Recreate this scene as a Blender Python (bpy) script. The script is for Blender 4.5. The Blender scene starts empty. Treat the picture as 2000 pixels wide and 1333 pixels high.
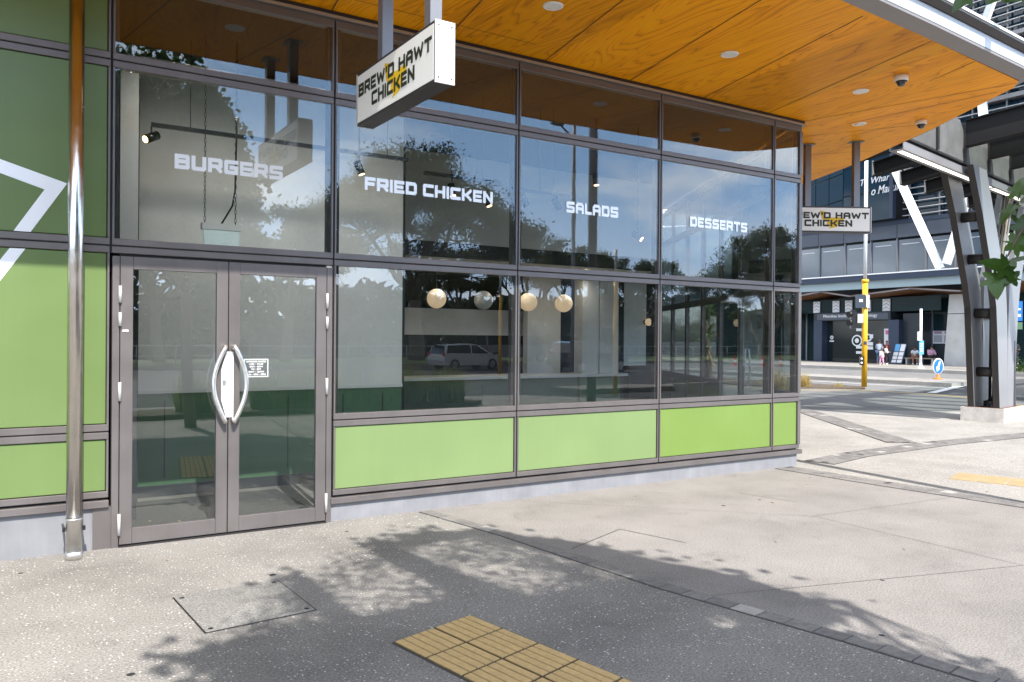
import bpy, bmesh, math, random
from mathutils import Vector, Matrix, noise as mnoise

# ------------------------------------------------------------------ camera, sky, sun, exposure
scene = bpy.context.scene
col = scene.collection
cam_d = bpy.data.cameras.new("camera")
cam = bpy.data.objects.new("camera", cam_d)
col.objects.link(cam)
R_ = Vector((0.84197929, -0.53945451, 0.00772664))
U_ = Vector((-0.00476724, 0.00688187, 0.99996496))
F_ = Vector((0.53948878, 0.84198662, -0.00322268))
m = Matrix((R_, U_, -F_)).transposed().to_4x4()
m.translation = Vector((-2.59679, -7.07287, 1.68665))
cam.matrix_world = m
cam_d.sensor_width = 36.0
cam_d.lens = 1577.2 / 2000 * 36.0
cam_d.clip_start = 0.05
cam_d.clip_end = 2000
scene.camera = cam

SUN_EL, SUN_AZ = math.radians(45.8), math.radians(7.0)   # light travels toward +Y, a little toward +X
world = bpy.data.worlds.new("World")
scene.world = world
world.use_nodes = True
wn, wl = world.node_tree.nodes, world.node_tree.links
wn.clear()
w_out = wn.new("ShaderNodeOutputWorld")
w_bg = wn.new("ShaderNodeBackground")
w_bg.inputs['Strength'].default_value = 0.068
w_sky = wn.new("ShaderNodeTexSky")
w_sky.sky_type = 'NISHITA'
w_sky.sun_disc = False
w_sky.sun_elevation = SUN_EL
w_sky.sun_rotation = math.pi + SUN_AZ      # the sun stands toward -Y
w_sky.air_density = 1.0
w_sky.dust_density = 1.8
w_tc = wn.new("ShaderNodeTexCoord")
w_map = wn.new("ShaderNodeMapping")
w_map.inputs['Scale'].default_value = (1.0, 1.0, 2.6)
w_map.inputs['Location'].default_value = (3.3, 0.4, 0.2)
w_n = wn.new("ShaderNodeTexNoise")
w_n.inputs['Scale'].default_value = 3.2
w_n.inputs['Detail'].default_value = 9
w_n.inputs['Roughness'].default_value = 0.58
w_r = wn.new("ShaderNodeValToRGB")
w_r.color_ramp.elements[0].position = 0.46
w_r.color_ramp.elements[1].position = 0.66
w_mix = wn.new("ShaderNodeMixRGB")
w_mix.inputs['Color2'].default_value = (36.0, 37.5, 39.5, 1)
wl.new(w_tc.outputs['Generated'], w_map.inputs['Vector'])
wl.new(w_map.outputs[0], w_n.inputs['Vector'])
wl.new(w_n.outputs['Fac'], w_r.inputs['Fac'])
wl.new(w_r.outputs['Color'], w_mix.inputs['Fac'])
# bright haze low in the sky on the sun's side
w_sep = wn.new("ShaderNodeSeparateXYZ")
wl.new(w_tc.outputs['Generated'], w_sep.inputs[0])
w_el = wn.new("ShaderNodeMapRange"); w_el.interpolation_type = 'SMOOTHSTEP'
w_el.inputs['From Min'].default_value = 0.75; w_el.inputs['From Max'].default_value = 0.05
wl.new(w_sep.outputs['Z'], w_el.inputs['Value'])
w_sd = wn.new("ShaderNodeMapRange"); w_sd.interpolation_type = 'SMOOTHSTEP'
w_sd.inputs['From Min'].default_value = 0.35; w_sd.inputs['From Max'].default_value = -0.35
wl.new(w_sep.outputs['Y'], w_sd.inputs['Value'])
w_hz = wn.new("ShaderNodeMath"); w_hz.operation = 'MULTIPLY'
wl.new(w_el.outputs[0], w_hz.inputs[0]); wl.new(w_sd.outputs[0], w_hz.inputs[1])
w_hm = wn.new("ShaderNodeMixRGB"); w_hm.inputs['Color2'].default_value = (12.5, 21.5, 36.0, 1)
w_lo = wn.new("ShaderNodeMapRange"); w_lo.interpolation_type = 'SMOOTHSTEP'
w_lo.inputs['From Min'].default_value = 0.22; w_lo.inputs['From Max'].default_value = 0.02
wl.new(w_sep.outputs['Z'], w_lo.inputs['Value'])
w_hc = wn.new("ShaderNodeMixRGB"); w_hc.inputs['Color1'].default_value = (12.5, 21.0, 34.5, 1); w_hc.inputs['Color2'].default_value = (21.0, 27.0, 36.0, 1)
wl.new(w_lo.outputs[0], w_hc.inputs['Fac']); wl.new(w_hc.outputs[0], w_hm.inputs['Color2'])
wl.new(w_hz.outputs[0], w_hm.inputs['Fac']); wl.new(w_sky.outputs[0], w_hm.inputs['Color1'])
wl.new(w_hm.outputs[0], w_mix.inputs['Color1'])
wl.new(w_mix.outputs[0], w_bg.inputs['Color'])
wl.new(w_bg.outputs[0], w_out.inputs['Surface'])

sun_d = bpy.data.lights.new("sun", 'SUN')
sun_d.energy = 5.0
sun_d.angle = math.radians(0.53)
sun_d.color = (1.0, 0.955, 0.89)
sun = bpy.data.objects.new("sun", sun_d)
col.objects.link(sun)
travel = Vector((math.sin(SUN_AZ) * math.cos(SUN_EL), math.cos(SUN_AZ) * math.cos(SUN_EL), -math.sin(SUN_EL)))
sun.rotation_euler = travel.to_track_quat('-Z', 'Y').to_euler()
sun.location = (-3, -25, 25)

scene.view_settings.view_transform = 'Standard'
scene.view_settings.look = 'None'
scene.view_settings.exposure = 0.75
scene.view_settings.gamma = 1.0
scene.render.engine = 'CYCLES'
cy = scene.cycles
cy.max_bounces = 9
cy.diffuse_bounces = 4
cy.glossy_bounces = 5
cy.transmission_bounces = 6
cy.transparent_max_bounces = 24
cy.use_denoising = True
cy.caustics_reflective = False
cy.caustics_refractive = False
cy.sample_clamp_indirect = 6.0

random.seed(11)
PI = math.pi

# ------------------------------------------------------------------ materials
MATS = {}
def new_mat(name):
    mt = bpy.data.materials.new(name)
    mt.use_nodes = True
    MATS[name] = mt
    return mt, mt.node_tree.nodes, mt.node_tree.links, mt.node_tree.nodes['Principled BSDF']

def plain(name, rgb, rough=0.5, metal=0.0, spec=0.5, var=0.0, vscale=6.0, coat=0.0, emit=None, estr=0.0, bump=0.0, bscale=60.0, streak=0.0):
    mt, n, l, b = new_mat(name)
    b.inputs['Base Color'].default_value = (*rgb, 1)
    b.inputs['Roughness'].default_value = rough
    b.inputs['Metallic'].default_value = metal
    b.inputs['Specular IOR Level'].default_value = spec
    b.inputs['Coat Weight'].default_value = coat
    if emit:
        b.inputs['Emission Color'].default_value = (*emit, 1)
        b.inputs['Emission Strength'].default_value = estr
    if var > 0 or bump > 0:
        tc = n.new("ShaderNodeTexCoord")
    if var > 0:
        nz = n.new("ShaderNodeTexNoise")
        nz.inputs['Scale'].default_value = vscale
        nz.inputs['Detail'].default_value = 6
        l.new(tc.outputs['Object'], nz.inputs['Vector'])
        rp = n.new("ShaderNodeMapRange")
        rp.inputs['From Min'].default_value = 0.3
        rp.inputs['From Max'].default_value = 0.7
        rp.inputs['To Min'].default_value = 1 - var
        rp.inputs['To Max'].default_value = 1 + var
        l.new(nz.outputs['Fac'], rp.inputs['Value'])
        mx = n.new("ShaderNodeVectorMath")
        mx.operation = 'SCALE'
        mx.inputs[0].default_value = rgb
        if streak > 0:
            sm = n.new("ShaderNodeMapping"); sm.inputs['Scale'].default_value = (22, 22, 0.7)
            l.new(tc.outputs['Object'], sm.inputs['Vector'])
            sn_ = n.new("ShaderNodeTexNoise"); sn_.inputs['Scale'].default_value = 1.0; sn_.inputs['Detail'].default_value = 5; sn_.inputs['Roughness'].default_value = 0.7
            l.new(sm.outputs[0], sn_.inputs['Vector'])
            sr = n.new("ShaderNodeMapRange"); sr.inputs['From Min'].default_value = 0.3; sr.inputs['From Max'].default_value = 0.75
            sr.inputs['To Min'].default_value = 1 + streak*.5; sr.inputs['To Max'].default_value = 1 - streak
            l.new(sn_.outputs['Fac'], sr.inputs['Value'])
            mm = n.new("ShaderNodeMath"); mm.operation = 'MULTIPLY'
            l.new(rp.outputs[0], mm.inputs[0]); l.new(sr.outputs[0], mm.inputs[1])
            l.new(mm.outputs[0], mx.inputs['Scale'])
        else:
            l.new(rp.outputs[0], mx.inputs['Scale'])
        l.new(mx.outputs[0], b.inputs['Base Color'])
        r2 = n.new("ShaderNodeMapRange")
        r2.inputs['To Min'].default_value = max(0.02, rough - 0.12)
        r2.inputs['To Max'].default_value = min(1, rough + 0.12)
        l.new(nz.outputs['Fac'], r2.inputs['Value'])
        l.new(r2.outputs[0], b.inputs['Roughness'])
    if bump > 0:
        nb = n.new("ShaderNodeTexNoise")
        nb.inputs['Scale'].default_value = bscale
        nb.inputs['Detail'].default_value = 4
        l.new(tc.outputs['Object'], nb.inputs['Vector'])
        bp = n.new("ShaderNodeBump")
        bp.inputs['Strength'].default_value = bump
        bp.inputs['Distance'].default_value = 0.01
        l.new(nb.outputs['Fac'], bp.inputs['Height'])
        l.new(bp.outputs[0], b.inputs['Normal'])
    return mt

def glass(name, r0=0.13, tint=(0.86, 0.91, 0.89), rough=0.0, refl=(1, 1, 1)):
    mt = bpy.data.materials.new(name)
    mt.use_nodes = True
    MATS[name] = mt
    n, l = mt.node_tree.nodes, mt.node_tree.links
    n.clear()
    out = n.new("ShaderNodeOutputMaterial")
    g = n.new("ShaderNodeNewGeometry")
    dt = n.new("ShaderNodeVectorMath"); dt.operation = 'DOT_PRODUCT'
    l.new(g.outputs['Incoming'], dt.inputs[0]); l.new(g.outputs['Normal'], dt.inputs[1])
    ab = n.new("ShaderNodeMath"); ab.operation = 'ABSOLUTE'; l.new(dt.outputs['Value'], ab.inputs[0])
    om = n.new("ShaderNodeMath"); om.operation = 'SUBTRACT'; om.inputs[0].default_value = 1; l.new(ab.outputs[0], om.inputs[1])
    pw = n.new("ShaderNodeMath"); pw.operation = 'POWER'; pw.inputs[1].default_value = 4; l.new(om.outputs[0], pw.inputs[0])
    ma = n.new("ShaderNodeMath"); ma.operation = 'MULTIPLY_ADD'; ma.inputs[1].default_value = 1 - r0; ma.inputs[2].default_value = r0
    l.new(pw.outputs[0], ma.inputs[0])
    tr = n.new("ShaderNodeBsdfTransparent"); tr.inputs['Color'].default_value = (*tint, 1)
    tcg = n.new("ShaderNodeTexCoord")
    wv = n.new("ShaderNodeTexNoise"); wv.inputs['Scale'].default_value = 1.6; wv.inputs['Detail'].default_value = 2
    l.new(tcg.outputs['Object'], wv.inputs['Vector'])
    bw = n.new("ShaderNodeBump"); bw.inputs['Strength'].default_value = 1.0; bw.inputs['Distance'].default_value = 0.00035
    l.new(wv.outputs['Fac'], bw.inputs['Height'])
    gl = n.new("ShaderNodeBsdfGlossy"); l.new(bw.outputs[0], gl.inputs['Normal']); gl.inputs['Roughness'].default_value = rough; gl.inputs['Color'].default_value = (*refl, 1)
    mx = n.new("ShaderNodeMixShader")
    l.new(ma.outputs[0], mx.inputs['Fac']); l.new(tr.outputs[0], mx.inputs[1]); l.new(gl.outputs[0], mx.inputs[2])
    l.new(mx.outputs[0], out.inputs['Surface'])
    return mt

def ramp(n, pts):
    r = n.new("ShaderNodeValToRGB")
    e = r.color_ramp.elements
    e[0].position, e[0].color = pts[0][0], (*pts[0][1], 1)
    e[1].position, e[1].color = pts[-1][0], (*pts[-1][1], 1)
    for p, c in pts[1:-1]:
        x = e.new(p); x.color = (*c, 1)
    return r

def paving(name, base, dark, light, flecks=0.0, fscale=30.0, gum=True, grain=75.0, fcol=(0.72, 0.72, 0.70)):
    mt, n, l, b = new_mat(name)
    tc = n.new("ShaderNodeTexCoord")
    big = n.new("ShaderNodeTexNoise"); big.inputs['Scale'].default_value = 0.8; big.inputs['Detail'].default_value = 7; big.inputs['Roughness'].default_value = 0.62
    l.new(tc.outputs['Object'], big.inputs['Vector'])
    r1 = ramp(n, [(0.28, dark), (0.5, base), (0.74, light)])
    l.new(big.outputs['Fac'], r1.inputs['Fac'])
    fine = n.new("ShaderNodeTexNoise"); fine.inputs['Scale'].default_value = grain; fine.inputs['Detail'].default_value = 5; fine.inputs['Roughness'].default_value = 0.75
    l.new(tc.outputs['Object'], fine.inputs['Vector'])
    mr = n.new("ShaderNodeMapRange"); mr.inputs['From Min'].default_value = 0.36; mr.inputs['From Max'].default_value = 0.64
    mr.inputs['To Min'].default_value = 0.55; mr.inputs['To Max'].default_value = 1.45
    l.new(fine.outputs['Fac'], mr.inputs['Value'])
    sc = n.new("ShaderNodeVectorMath"); sc.operation = 'SCALE'
    l.new(r1.outputs['Color'], sc.inputs[0]); l.new(mr.outputs[0], sc.inputs['Scale'])
    last = sc.outputs[0]
    stn = n.new("ShaderNodeTexNoise"); stn.inputs['Scale'].default_value = 2.3; stn.inputs['Detail'].default_value = 8; stn.inputs['Roughness'].default_value = 0.7; stn.inputs['Distortion'].default_value = 0.6
    l.new(tc.outputs['Object'], stn.inputs['Vector'])
    stm = n.new("ShaderNodeMapRange"); stm.inputs['From Min'].default_value = 0.56; stm.inputs['From Max'].default_value = 0.72
    stm.inputs['To Min'].default_value = 1.0; stm.inputs['To Max'].default_value = 0.80
    l.new(stn.outputs['Fac'], stm.inputs['Value'])
    ssc = n.new("ShaderNodeVectorMath"); ssc.operation = 'SCALE'
    l.new(last, ssc.inputs[0]); l.new(stm.outputs[0], ssc.inputs['Scale'])
    last = ssc.outputs[0]
    if flecks > 0:
        mp = n.new("ShaderNodeMapping"); mp.inputs['Scale'].default_value = (1.0, 1.5, 0.0)
        wob = n.new("ShaderNodeTexNoise"); wob.inputs['Scale'].default_value = 9; 
        l.new(tc.outputs['Object'], wob.inputs['Vector'])
        addv = n.new("ShaderNodeVectorMath"); addv.operation = 'MULTIPLY_ADD'
        addv.inputs[1].default_value = (0.06, 0.06, 0); l.new(wob.outputs['Color'], addv.inputs[0]); l.new(tc.outputs['Object'], addv.inputs[2])
        l.new(addv.outputs[0], mp.inputs['Vector'])
        vo = n.new("ShaderNodeTexVoronoi"); vo.inputs['Scale'].default_value = fscale
        l.new(mp.outputs[0], vo.inputs['Vector'])
        sep = n.new("ShaderNodeSeparateColor"); l.new(vo.outputs['Color'], sep.inputs[0])
        rad = n.new("ShaderNodeMath"); rad.operation = 'MULTIPLY_ADD'; rad.inputs[1].default_value = 0.55; rad.inputs[2].default_value = 0.55 * (flecks - 1.0)
        l.new(sep.outputs[0], rad.inputs[0])
        lt = n.new("ShaderNodeMath"); lt.operation = 'LESS_THAN'
        l.new(vo.outputs['Distance'], lt.inputs[0]); l.new(rad.outputs[0], lt.inputs[1])
        mx = n.new("ShaderNodeMixRGB"); mx.inputs['Color2'].default_value = (*fcol, 1)
        l.new(lt.outputs[0], mx.inputs['Fac']); l.new(last, mx.inputs['Color1'])
        last = mx.outputs[0]
    if gum:
        vg = n.new("ShaderNodeTexVoronoi"); vg.inputs['Scale'].default_value = 3.0
        m2 = n.new("ShaderNodeMapping"); m2.inputs['Scale'].default_value = (1, 1, 0)
        l.new(tc.outputs['Object'], m2.inputs['Vector']); l.new(m2.outputs[0], vg.inputs['Vector'])
        s2 = n.new("ShaderNodeSeparateColor"); l.new(vg.outputs['Color'], s2.inputs[0])
        rd = n.new("ShaderNodeMath"); rd.operation = 'MULTIPLY_ADD'; rd.inputs[1].default_value = 0.16; rd.inputs[2].default_value = -0.075
        l.new(s2.outputs[1], rd.inputs[0])
        lg = n.new("ShaderNodeMath"); lg.operation = 'LESS_THAN'
        l.new(vg.outputs['Distance'], lg.inputs[0]); l.new(rd.outputs[0], lg.inputs[1])
        mg = n.new("ShaderNodeMixRGB"); mg.inputs['Color2'].default_value = (0.03, 0.03, 0.032, 1)
        l.new(lg.outputs[0], mg.inputs['Fac']); l.new(last, mg.inputs['Color1'])
        last = mg.outputs[0]
    l.new(last, b.inputs['Base Color'])
    b.inputs['Roughness'].default_value = 0.85
    b.inputs['Specular IOR Level'].default_value = 0.25
    bp = n.new("ShaderNodeBump"); bp.inputs['Strength'].default_value = 0.35; bp.inputs['Distance'].default_value = 0.006
    l.new(fine.outputs['Fac'], bp.inputs['Height']); l.new(bp.outputs[0], b.inputs['Normal'])
    return mt

def leafmat(name, c1, c2, rough=0.45, trans=0.35, scale=1.2):
    mt, n, l, b = new_mat(name)
    g = n.new("ShaderNodeNewGeometry")
    tc = n.new("ShaderNodeTexCoord")
    nz = n.new("ShaderNodeTexNoise"); nz.inputs['Scale'].default_value = scale; nz.inputs['Detail'].default_value = 3
    l.new(tc.outputs['Object'], nz.inputs['Vector'])
    add = n.new("ShaderNodeMath"); add.operation = 'MULTIPLY_ADD'; add.inputs[1].default_value = 0.5; 
    l.new(g.outputs['Random Per Island'], add.inputs[0]); l.new(nz.outputs['Fac'], add.inputs[2])
    mr = n.new("ShaderNodeMapRange"); mr.inputs['From Min'].default_value = 0.4; mr.inputs['From Max'].default_value = 1.05
    l.new(add.outputs[0], mr.inputs['Value'])
    mx = n.new("ShaderNodeMixRGB"); mx.inputs['Color1'].default_value = (*c1, 1); mx.inputs['Color2'].default_value = (*c2, 1)
    l.new(mr.outputs[0], mx.inputs['Fac'])
    l.new(mx.outputs[0], b.inputs['Base Color'])
    b.inputs['Roughness'].default_value = rough
    out = n['Material Output']
    tl = n.new("ShaderNodeBsdfTranslucent"); l.new(mx.outputs[0], tl.inputs['Color'])
    ms = n.new("ShaderNodeMixShader"); ms.inputs['Fac'].default_value = trans
    l.new(b.outputs[0], ms.inputs[1]); l.new(tl.outputs[0], ms.inputs[2]); l.new(ms.outputs[0], out.inputs['Surface'])
    return mt

def plywood(name):
    mt, n, l, b = new_mat(name)
    tc = n.new("ShaderNodeTexCoord")
    mp = n.new("ShaderNodeMapping"); mp.inputs['Rotation'].default_value = (0, 0, math.radians(-7.0))
    l.new(tc.outputs['Object'], mp.inputs['Vector'])
    sep = n.new("ShaderNodeSeparateXYZ"); l.new(mp.outputs[0], sep.inputs[0])
    # which board (boards are 1.145 m wide across the grain)
    dv = n.new("ShaderNodeMath"); dv.operation = 'DIVIDE'; dv.inputs[1].default_value = 1.145; l.new(sep.outputs['X'], dv.inputs[0])
    fl = n.new("ShaderNodeMath"); fl.operation = 'FLOOR'; l.new(dv.outputs[0], fl.inputs[0])
    wnz = n.new("ShaderNodeTexWhiteNoise"); wnz.noise_dimensions = '1D'; l.new(fl.outputs[0], wnz.inputs['W'])
    off = n.new("ShaderNodeVectorMath"); off.operation = 'SCALE'; off.inputs['Scale'].default_value = 31.0; l.new(wnz.outputs['Color'], off.inputs[0])
    ad = n.new("ShaderNodeVectorMath"); ad.operation = 'ADD'; l.new(mp.outputs[0], ad.inputs[0]); l.new(off.outputs[0], ad.inputs[1])
    st = n.new("ShaderNodeMapping"); st.inputs['Scale'].default_value = (1.0, 0.16, 1.0); l.new(ad.outputs[0], st.inputs['Vector'])
    n1 = n.new("ShaderNodeTexNoise"); n1.inputs['Scale'].default_value = 1.7; n1.inputs['Detail'].default_value = 3.0; n1.inputs['Roughness'].default_value = 0.45; n1.inputs['Distortion'].default_value = 0.5
    l.new(st.outputs[0], n1.inputs['Vector'])
    mul = n.new("ShaderNodeMath"); mul.operation = 'MULTIPLY'; mul.inputs[1].default_value = 25.0; l.new(n1.outputs['Fac'], mul.inputs[0])
    fr = n.new("ShaderNodeMath"); fr.operation = 'FRACT'; l.new(mul.outputs[0], fr.inputs[0])
    rg = ramp(n, [(0.0, (0.34, 0.34, 0.34)), (0.45, (0.1, 0.1, 0.1)), (0.86, (0.62, 0.62, 0.62)), (0.93, (1, 1, 1)), (1.0, (0.36, 0.36, 0.36))])
    l.new(fr.outputs[0], rg.inputs['Fac'])
    # fine pores along the grain
    sf = n.new("ShaderNodeMapping"); sf.inputs['Scale'].default_value = (110.0, 3.5, 1.0); l.new(ad.outputs[0], sf.inputs['Vector'])
    n2 = n.new("ShaderNodeTexNoise"); n2.inputs['Scale'].default_value = 1.0; n2.inputs['Detail'].default_value = 4; l.new(sf.outputs[0], n2.inputs['Vector'])
    n3 = n.new("ShaderNodeTexNoise"); n3.inputs['Scale'].default_value = 2.0; n3.inputs['Detail'].default_value = 5; l.new(st.outputs[0], n3.inputs['Vector'])
    a1 = n.new("ShaderNodeMath"); a1.operation = 'MULTIPLY_ADD'; a1.inputs[1].default_value = 0.36; l.new(rg.outputs['Color'], a1.inputs[0])
    a2 = n.new("ShaderNodeMath"); a2.operation = 'MULTIPLY'; a2.inputs[1].default_value = 0.35; l.new(n2.outputs['Fac'], a2.inputs[0])
    l.new(a2.outputs[0], a1.inputs[2])
    a3 = n.new("ShaderNodeMath"); a3.operation = 'MULTIPLY_ADD'; a3.inputs[1].default_value = 0.62; l.new(n3.outputs['Fac'], a3.inputs[0]); l.new(a1.outputs[0], a3.inputs[2])
    cr = ramp(n, [(0.24, (1.0, 0.50, 0.010)), (0.58, (0.95, 0.365, 0.005)), (0.95, (0.50, 0.150, 0.003))])
    l.new(a3.outputs[0], cr.inputs['Fac'])
    tint = n.new("ShaderNodeMapRange"); tint.inputs['To Min'].default_value = 0.82; tint.inputs['To Max'].default_value = 1.12
    l.new(wnz.outputs['Value'], tint.inputs['Value'])
    fin = n.new("ShaderNodeVectorMath"); fin.operation = 'SCALE'; l.new(cr.outputs['Color'], fin.inputs[0]); l.new(tint.outputs[0], fin.inputs['Scale'])
    l.new(fin.outputs[0], b.inputs['Base Color'])
    b.inputs['Roughness'].default_value = 0.45
    b.inputs['Specular IOR Level'].default_value = 0.15
    return mt

plywood("plywood")
plain("dark_groove", (0.012, 0.009, 0.008), 0.8)
plain("frame_taupe", (0.182, 0.164, 0.160), 0.42, 0.55, 0.5, var=0.08, vscale=3, streak=.06)
plain("frame_dark", (0.035, 0.032, 0.034), 0.5, 0.2)
plain("trim_silver", (0.42, 0.40, 0.38), 0.35, 0.6)
plain("joint_black", (0.010, 0.010, 0.011), 0.7)
plain("green_pale", (0.168, 0.240, 0.096), 0.33, 0, 0.5, var=0.05, vscale=1.2, streak=.025)
plain("green_mid", (0.128, 0.192, 0.064), 0.33, 0, 0.5, var=0.05, vscale=1.2, streak=.025)
plain("green_lime", (0.148, 0.230, 0.052), 0.33, 0, 0.5, var=0.05, vscale=1.2, streak=.025)
plain("white_vinyl", (0.90, 0.90, 0.91), 0.35, 0.35)
plain("plinth_paint", (0.208, 0.210, 0.224), 0.6, var=0.10, vscale=5, streak=.08)
plain("chrome", (0.60, 0.57, 0.54), 0.22, 1.0, var=0.06, vscale=14)
plain("steel_brushed", (0.74, 0.72, 0.69), 0.38, 1.0, var=0.05, vscale=20)
plain("lip_metal", (0.225, 0.200, 0.190), 0.45, 0.3, var=0.08, vscale=2.5)
plain("fascia_metal", (0.52, 0.525, 0.545), 0.42, 0.25, var=0.06, vscale=2)
plain("gutter_dark", (0.055, 0.050, 0.048), 0.5, 0.3)
plain("hinge_metal", (0.50, 0.50, 0.50), 0.45, 0.2)
plain("white_paint", (0.80, 0.80, 0.80), 0.5)
plain("cream_face", (0.90, 0.885, 0.82), 0.4, emit=(0.85, 0.82, 0.7), estr=0.0)
plain("sign_metal", (0.62, 0.61, 0.61), 0.45, 0.2, var=0.04)
plain("sign_edge", (0.05, 0.045, 0.045), 0.5, 0.2)
plain("ink_green", (0.020, 0.026, 0.012), 0.6)
plain("yellow_vinyl", (0.80, 0.52, 0.02), 0.5)
plain("post_grey", (0.22, 0.22, 0.235), 0.4, 0.4)
plain("lamp_white", (0.90, 0.89, 0.87), 0.5)
plain("lens_frost", (0.84, 0.83, 0.80), 0.35)
plain("black_plastic", (0.015, 0.015, 0.017), 0.25)
plain("cam_dome", (0.02, 0.02, 0.022), 0.06, coat=1.0)
paving("aggregate", (0.245, 0.232, 0.216), (0.175, 0.166, 0.155), (0.300, 0.285, 0.265), flecks=0.52, fscale=44, fcol=(0.74,0.73,0.71))
paving("lid_concrete", (0.222, 0.216, 0.204), (0.180, 0.175, 0.166), (0.262, 0.255, 0.242), flecks=0.34, fscale=44, gum=False, fcol=(0.66,0.65,0.63))
paving("smooth_concrete", (0.252, 0.235, 0.222), (0.190, 0.178, 0.168), (0.300, 0.280, 0.264), grain=85)
paving("plaza_concrete", (0.325, 0.308, 0.287), (0.262, 0.249, 0.232), (0.380, 0.363, 0.342), flecks=0.36, fscale=30)
paving("asphalt", (0.085, 0.084, 0.086), (0.062, 0.062, 0.064), (0.115, 0.113, 0.112), gum=False, grain=90)
paving("apron_grey", (0.165, 0.162, 0.160), (0.125, 0.123, 0.122), (0.205, 0.200, 0.197), gum=False, grain=60)
paving("road_pale", (0.185, 0.180, 0.177), (0.145, 0.142, 0.14), (0.225, 0.22, 0.215), gum=False, grain=60)
paving("far_concrete", (0.29, 0.273, 0.252), (0.24, 0.226, 0.21), (0.34, 0.32, 0.298), gum=False, grain=50)
plain("cobble_dark", (0.175, 0.165, 0.158), 0.85, var=0.2, vscale=25, bump=0.4)
plain("cobble_mid", (0.210, 0.197, 0.188), 0.85, var=0.2, vscale=25, bump=0.4)
plain("cobble_light", (0.380, 0.360, 0.340), 0.85, var=0.15, vscale=25, bump=0.4)
plain("grout", (0.060, 0.056, 0.053), 0.9)
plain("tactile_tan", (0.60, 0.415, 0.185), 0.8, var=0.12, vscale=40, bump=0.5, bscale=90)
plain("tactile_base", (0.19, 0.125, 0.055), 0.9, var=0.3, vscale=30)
plain("tactile_yellow", (0.43, 0.32, 0.18), 0.8, var=0.12, vscale=10)
plain("grass", (0.075, 0.120, 0.028), 0.9, var=0.35, vscale=2)
plain("soil", (0.10, 0.075, 0.05), 0.95, var=0.3, vscale=8)
plain("road_white", (0.72, 0.72, 0.70), 0.7)
plain("road_yellow", (0.66, 0.42, 0.10), 0.7)
plain("int_wall", (0.66, 0.65, 0.62), 0.85, var=0.05, vscale=2.5)
plain("int_light", (0.74, 0.73, 0.70), 0.8, var=0.04, vscale=2.5)
plain("int_green", (0.075, 0.150, 0.085), 0.5)
plain("int_dark", (0.030, 0.034, 0.040), 0.6)
plain("int_ceiling", (0.035, 0.028, 0.024), 0.9)
plain("int_floor", (0.17, 0.165, 0.155), 0.65, var=0.15, vscale=6)
plain("mat_grey", (0.055, 0.058, 0.06), 0.95, var=0.2, vscale=40)
plain("dado_white", (0.62, 0.62, 0.60), 0.6)
plain("counter_top", (0.68, 0.67, 0.64), 0.35)
plain("counter_green", (0.10, 0.14, 0.105), 0.55)
plain("spot_glow", (0.8, 0.6, 0.4), 0.5, emit=(1.0, 0.62, 0.30), estr=5)
plain("globe_warm", (0.8, 0.7, 0.55), 0.5, emit=(1.0, 0.68, 0.40), estr=0.30)
plain("globe_off", (0.66, 0.65, 0.62), 0.4)
plain("led_strip", (0.9, 0.88, 0.8), 0.5, emit=(1.0, 0.93, 0.80), estr=1.3)
plain("aqua_box", (0.55, 0.63, 0.62), 0.3, var=0.02, emit=(0.62,0.72,0.72), estr=0.16)  # faint glow added to brighten the box face
plain("structure_steel", (0.042, 0.038, 0.036), 0.42, 0.4, var=0.05, vscale=2)
plain("fin_steel", (0.020, 0.019, 0.019), 0.85, 0.0, 0.15)
plain("structure_pale", (0.25, 0.245, 0.25), 0.45, 0.25, var=0.06, vscale=2)
plain("precast", (0.105, 0.105, 0.103), 0.85, var=0.22, vscale=3.0, bump=0.3, bscale=30)
plain("footing", (0.52, 0.49, 0.46), 0.85, var=0.16, vscale=7, bump=0.3, bscale=30)
plain("rust", (0.16, 0.07, 0.035), 0.9, var=0.3, vscale=20)
plain("roof_sheet", (0.74, 0.80, 0.78), 0.5)
plain("pillar_concrete", (0.46, 0.45, 0.43), 0.85, var=0.10, vscale=1.5)
plain("signal_yellow", (0.78, 0.43, 0.02), 0.4, var=0.04)
plain("signal_grey", (0.30, 0.31, 0.33), 0.5)
plain("navy_box", (0.030, 0.045, 0.070), 0.5)
plain("sign_blue", (0.010, 0.135, 0.52), 0.4)
plain("paper_blue", (0.10, 0.36, 0.66), 0.5)
plain("orange_plastic", (0.75, 0.19, 0.02), 0.5)
plain("awning_navy", (0.035, 0.050, 0.085), 0.4, 0.2)
plain("awning_brown", (0.17, 0.075, 0.030), 0.6, var=0.15, vscale=1.0)
plain("frosted", (0.30, 0.38, 0.40), 0.3)
plain("facade_dark", (0.020, 0.026, 0.034), 0.4)
plain("spandrel_slate", (0.085, 0.098, 0.125), 0.4, 0.3)
plain("paper", (0.74, 0.73, 0.74), 0.7)
plain("paper_pink", (0.62, 0.17, 0.30), 0.7)
plain("print_grey", (0.40, 0.40, 0.43), 0.7)
plain("bench_wood", (0.27, 0.215, 0.165), 0.7)
plain("galv", (0.52, 0.52, 0.52), 0.45, 0.5)
plain("bark", (0.13, 0.095, 0.070), 0.9, var=0.3, vscale=9, bump=0.6, bscale=30)
plain("bark_pale", (0.26, 0.23, 0.195), 0.9, var=0.25, vscale=5)
leafmat("leaf_plane", (0.020, 0.050, 0.008), (0.062, 0.120, 0.017), 0.34, 0.42)
leafmat("leaf_gum", (0.050, 0.072, 0.030), (0.150, 0.180, 0.075), 0.55, 0.2, 0.5)
leafmat("leaf_dark", (0.016, 0.032, 0.012), (0.050, 0.080, 0.026), 0.55, 0.2, 0.5)
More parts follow.
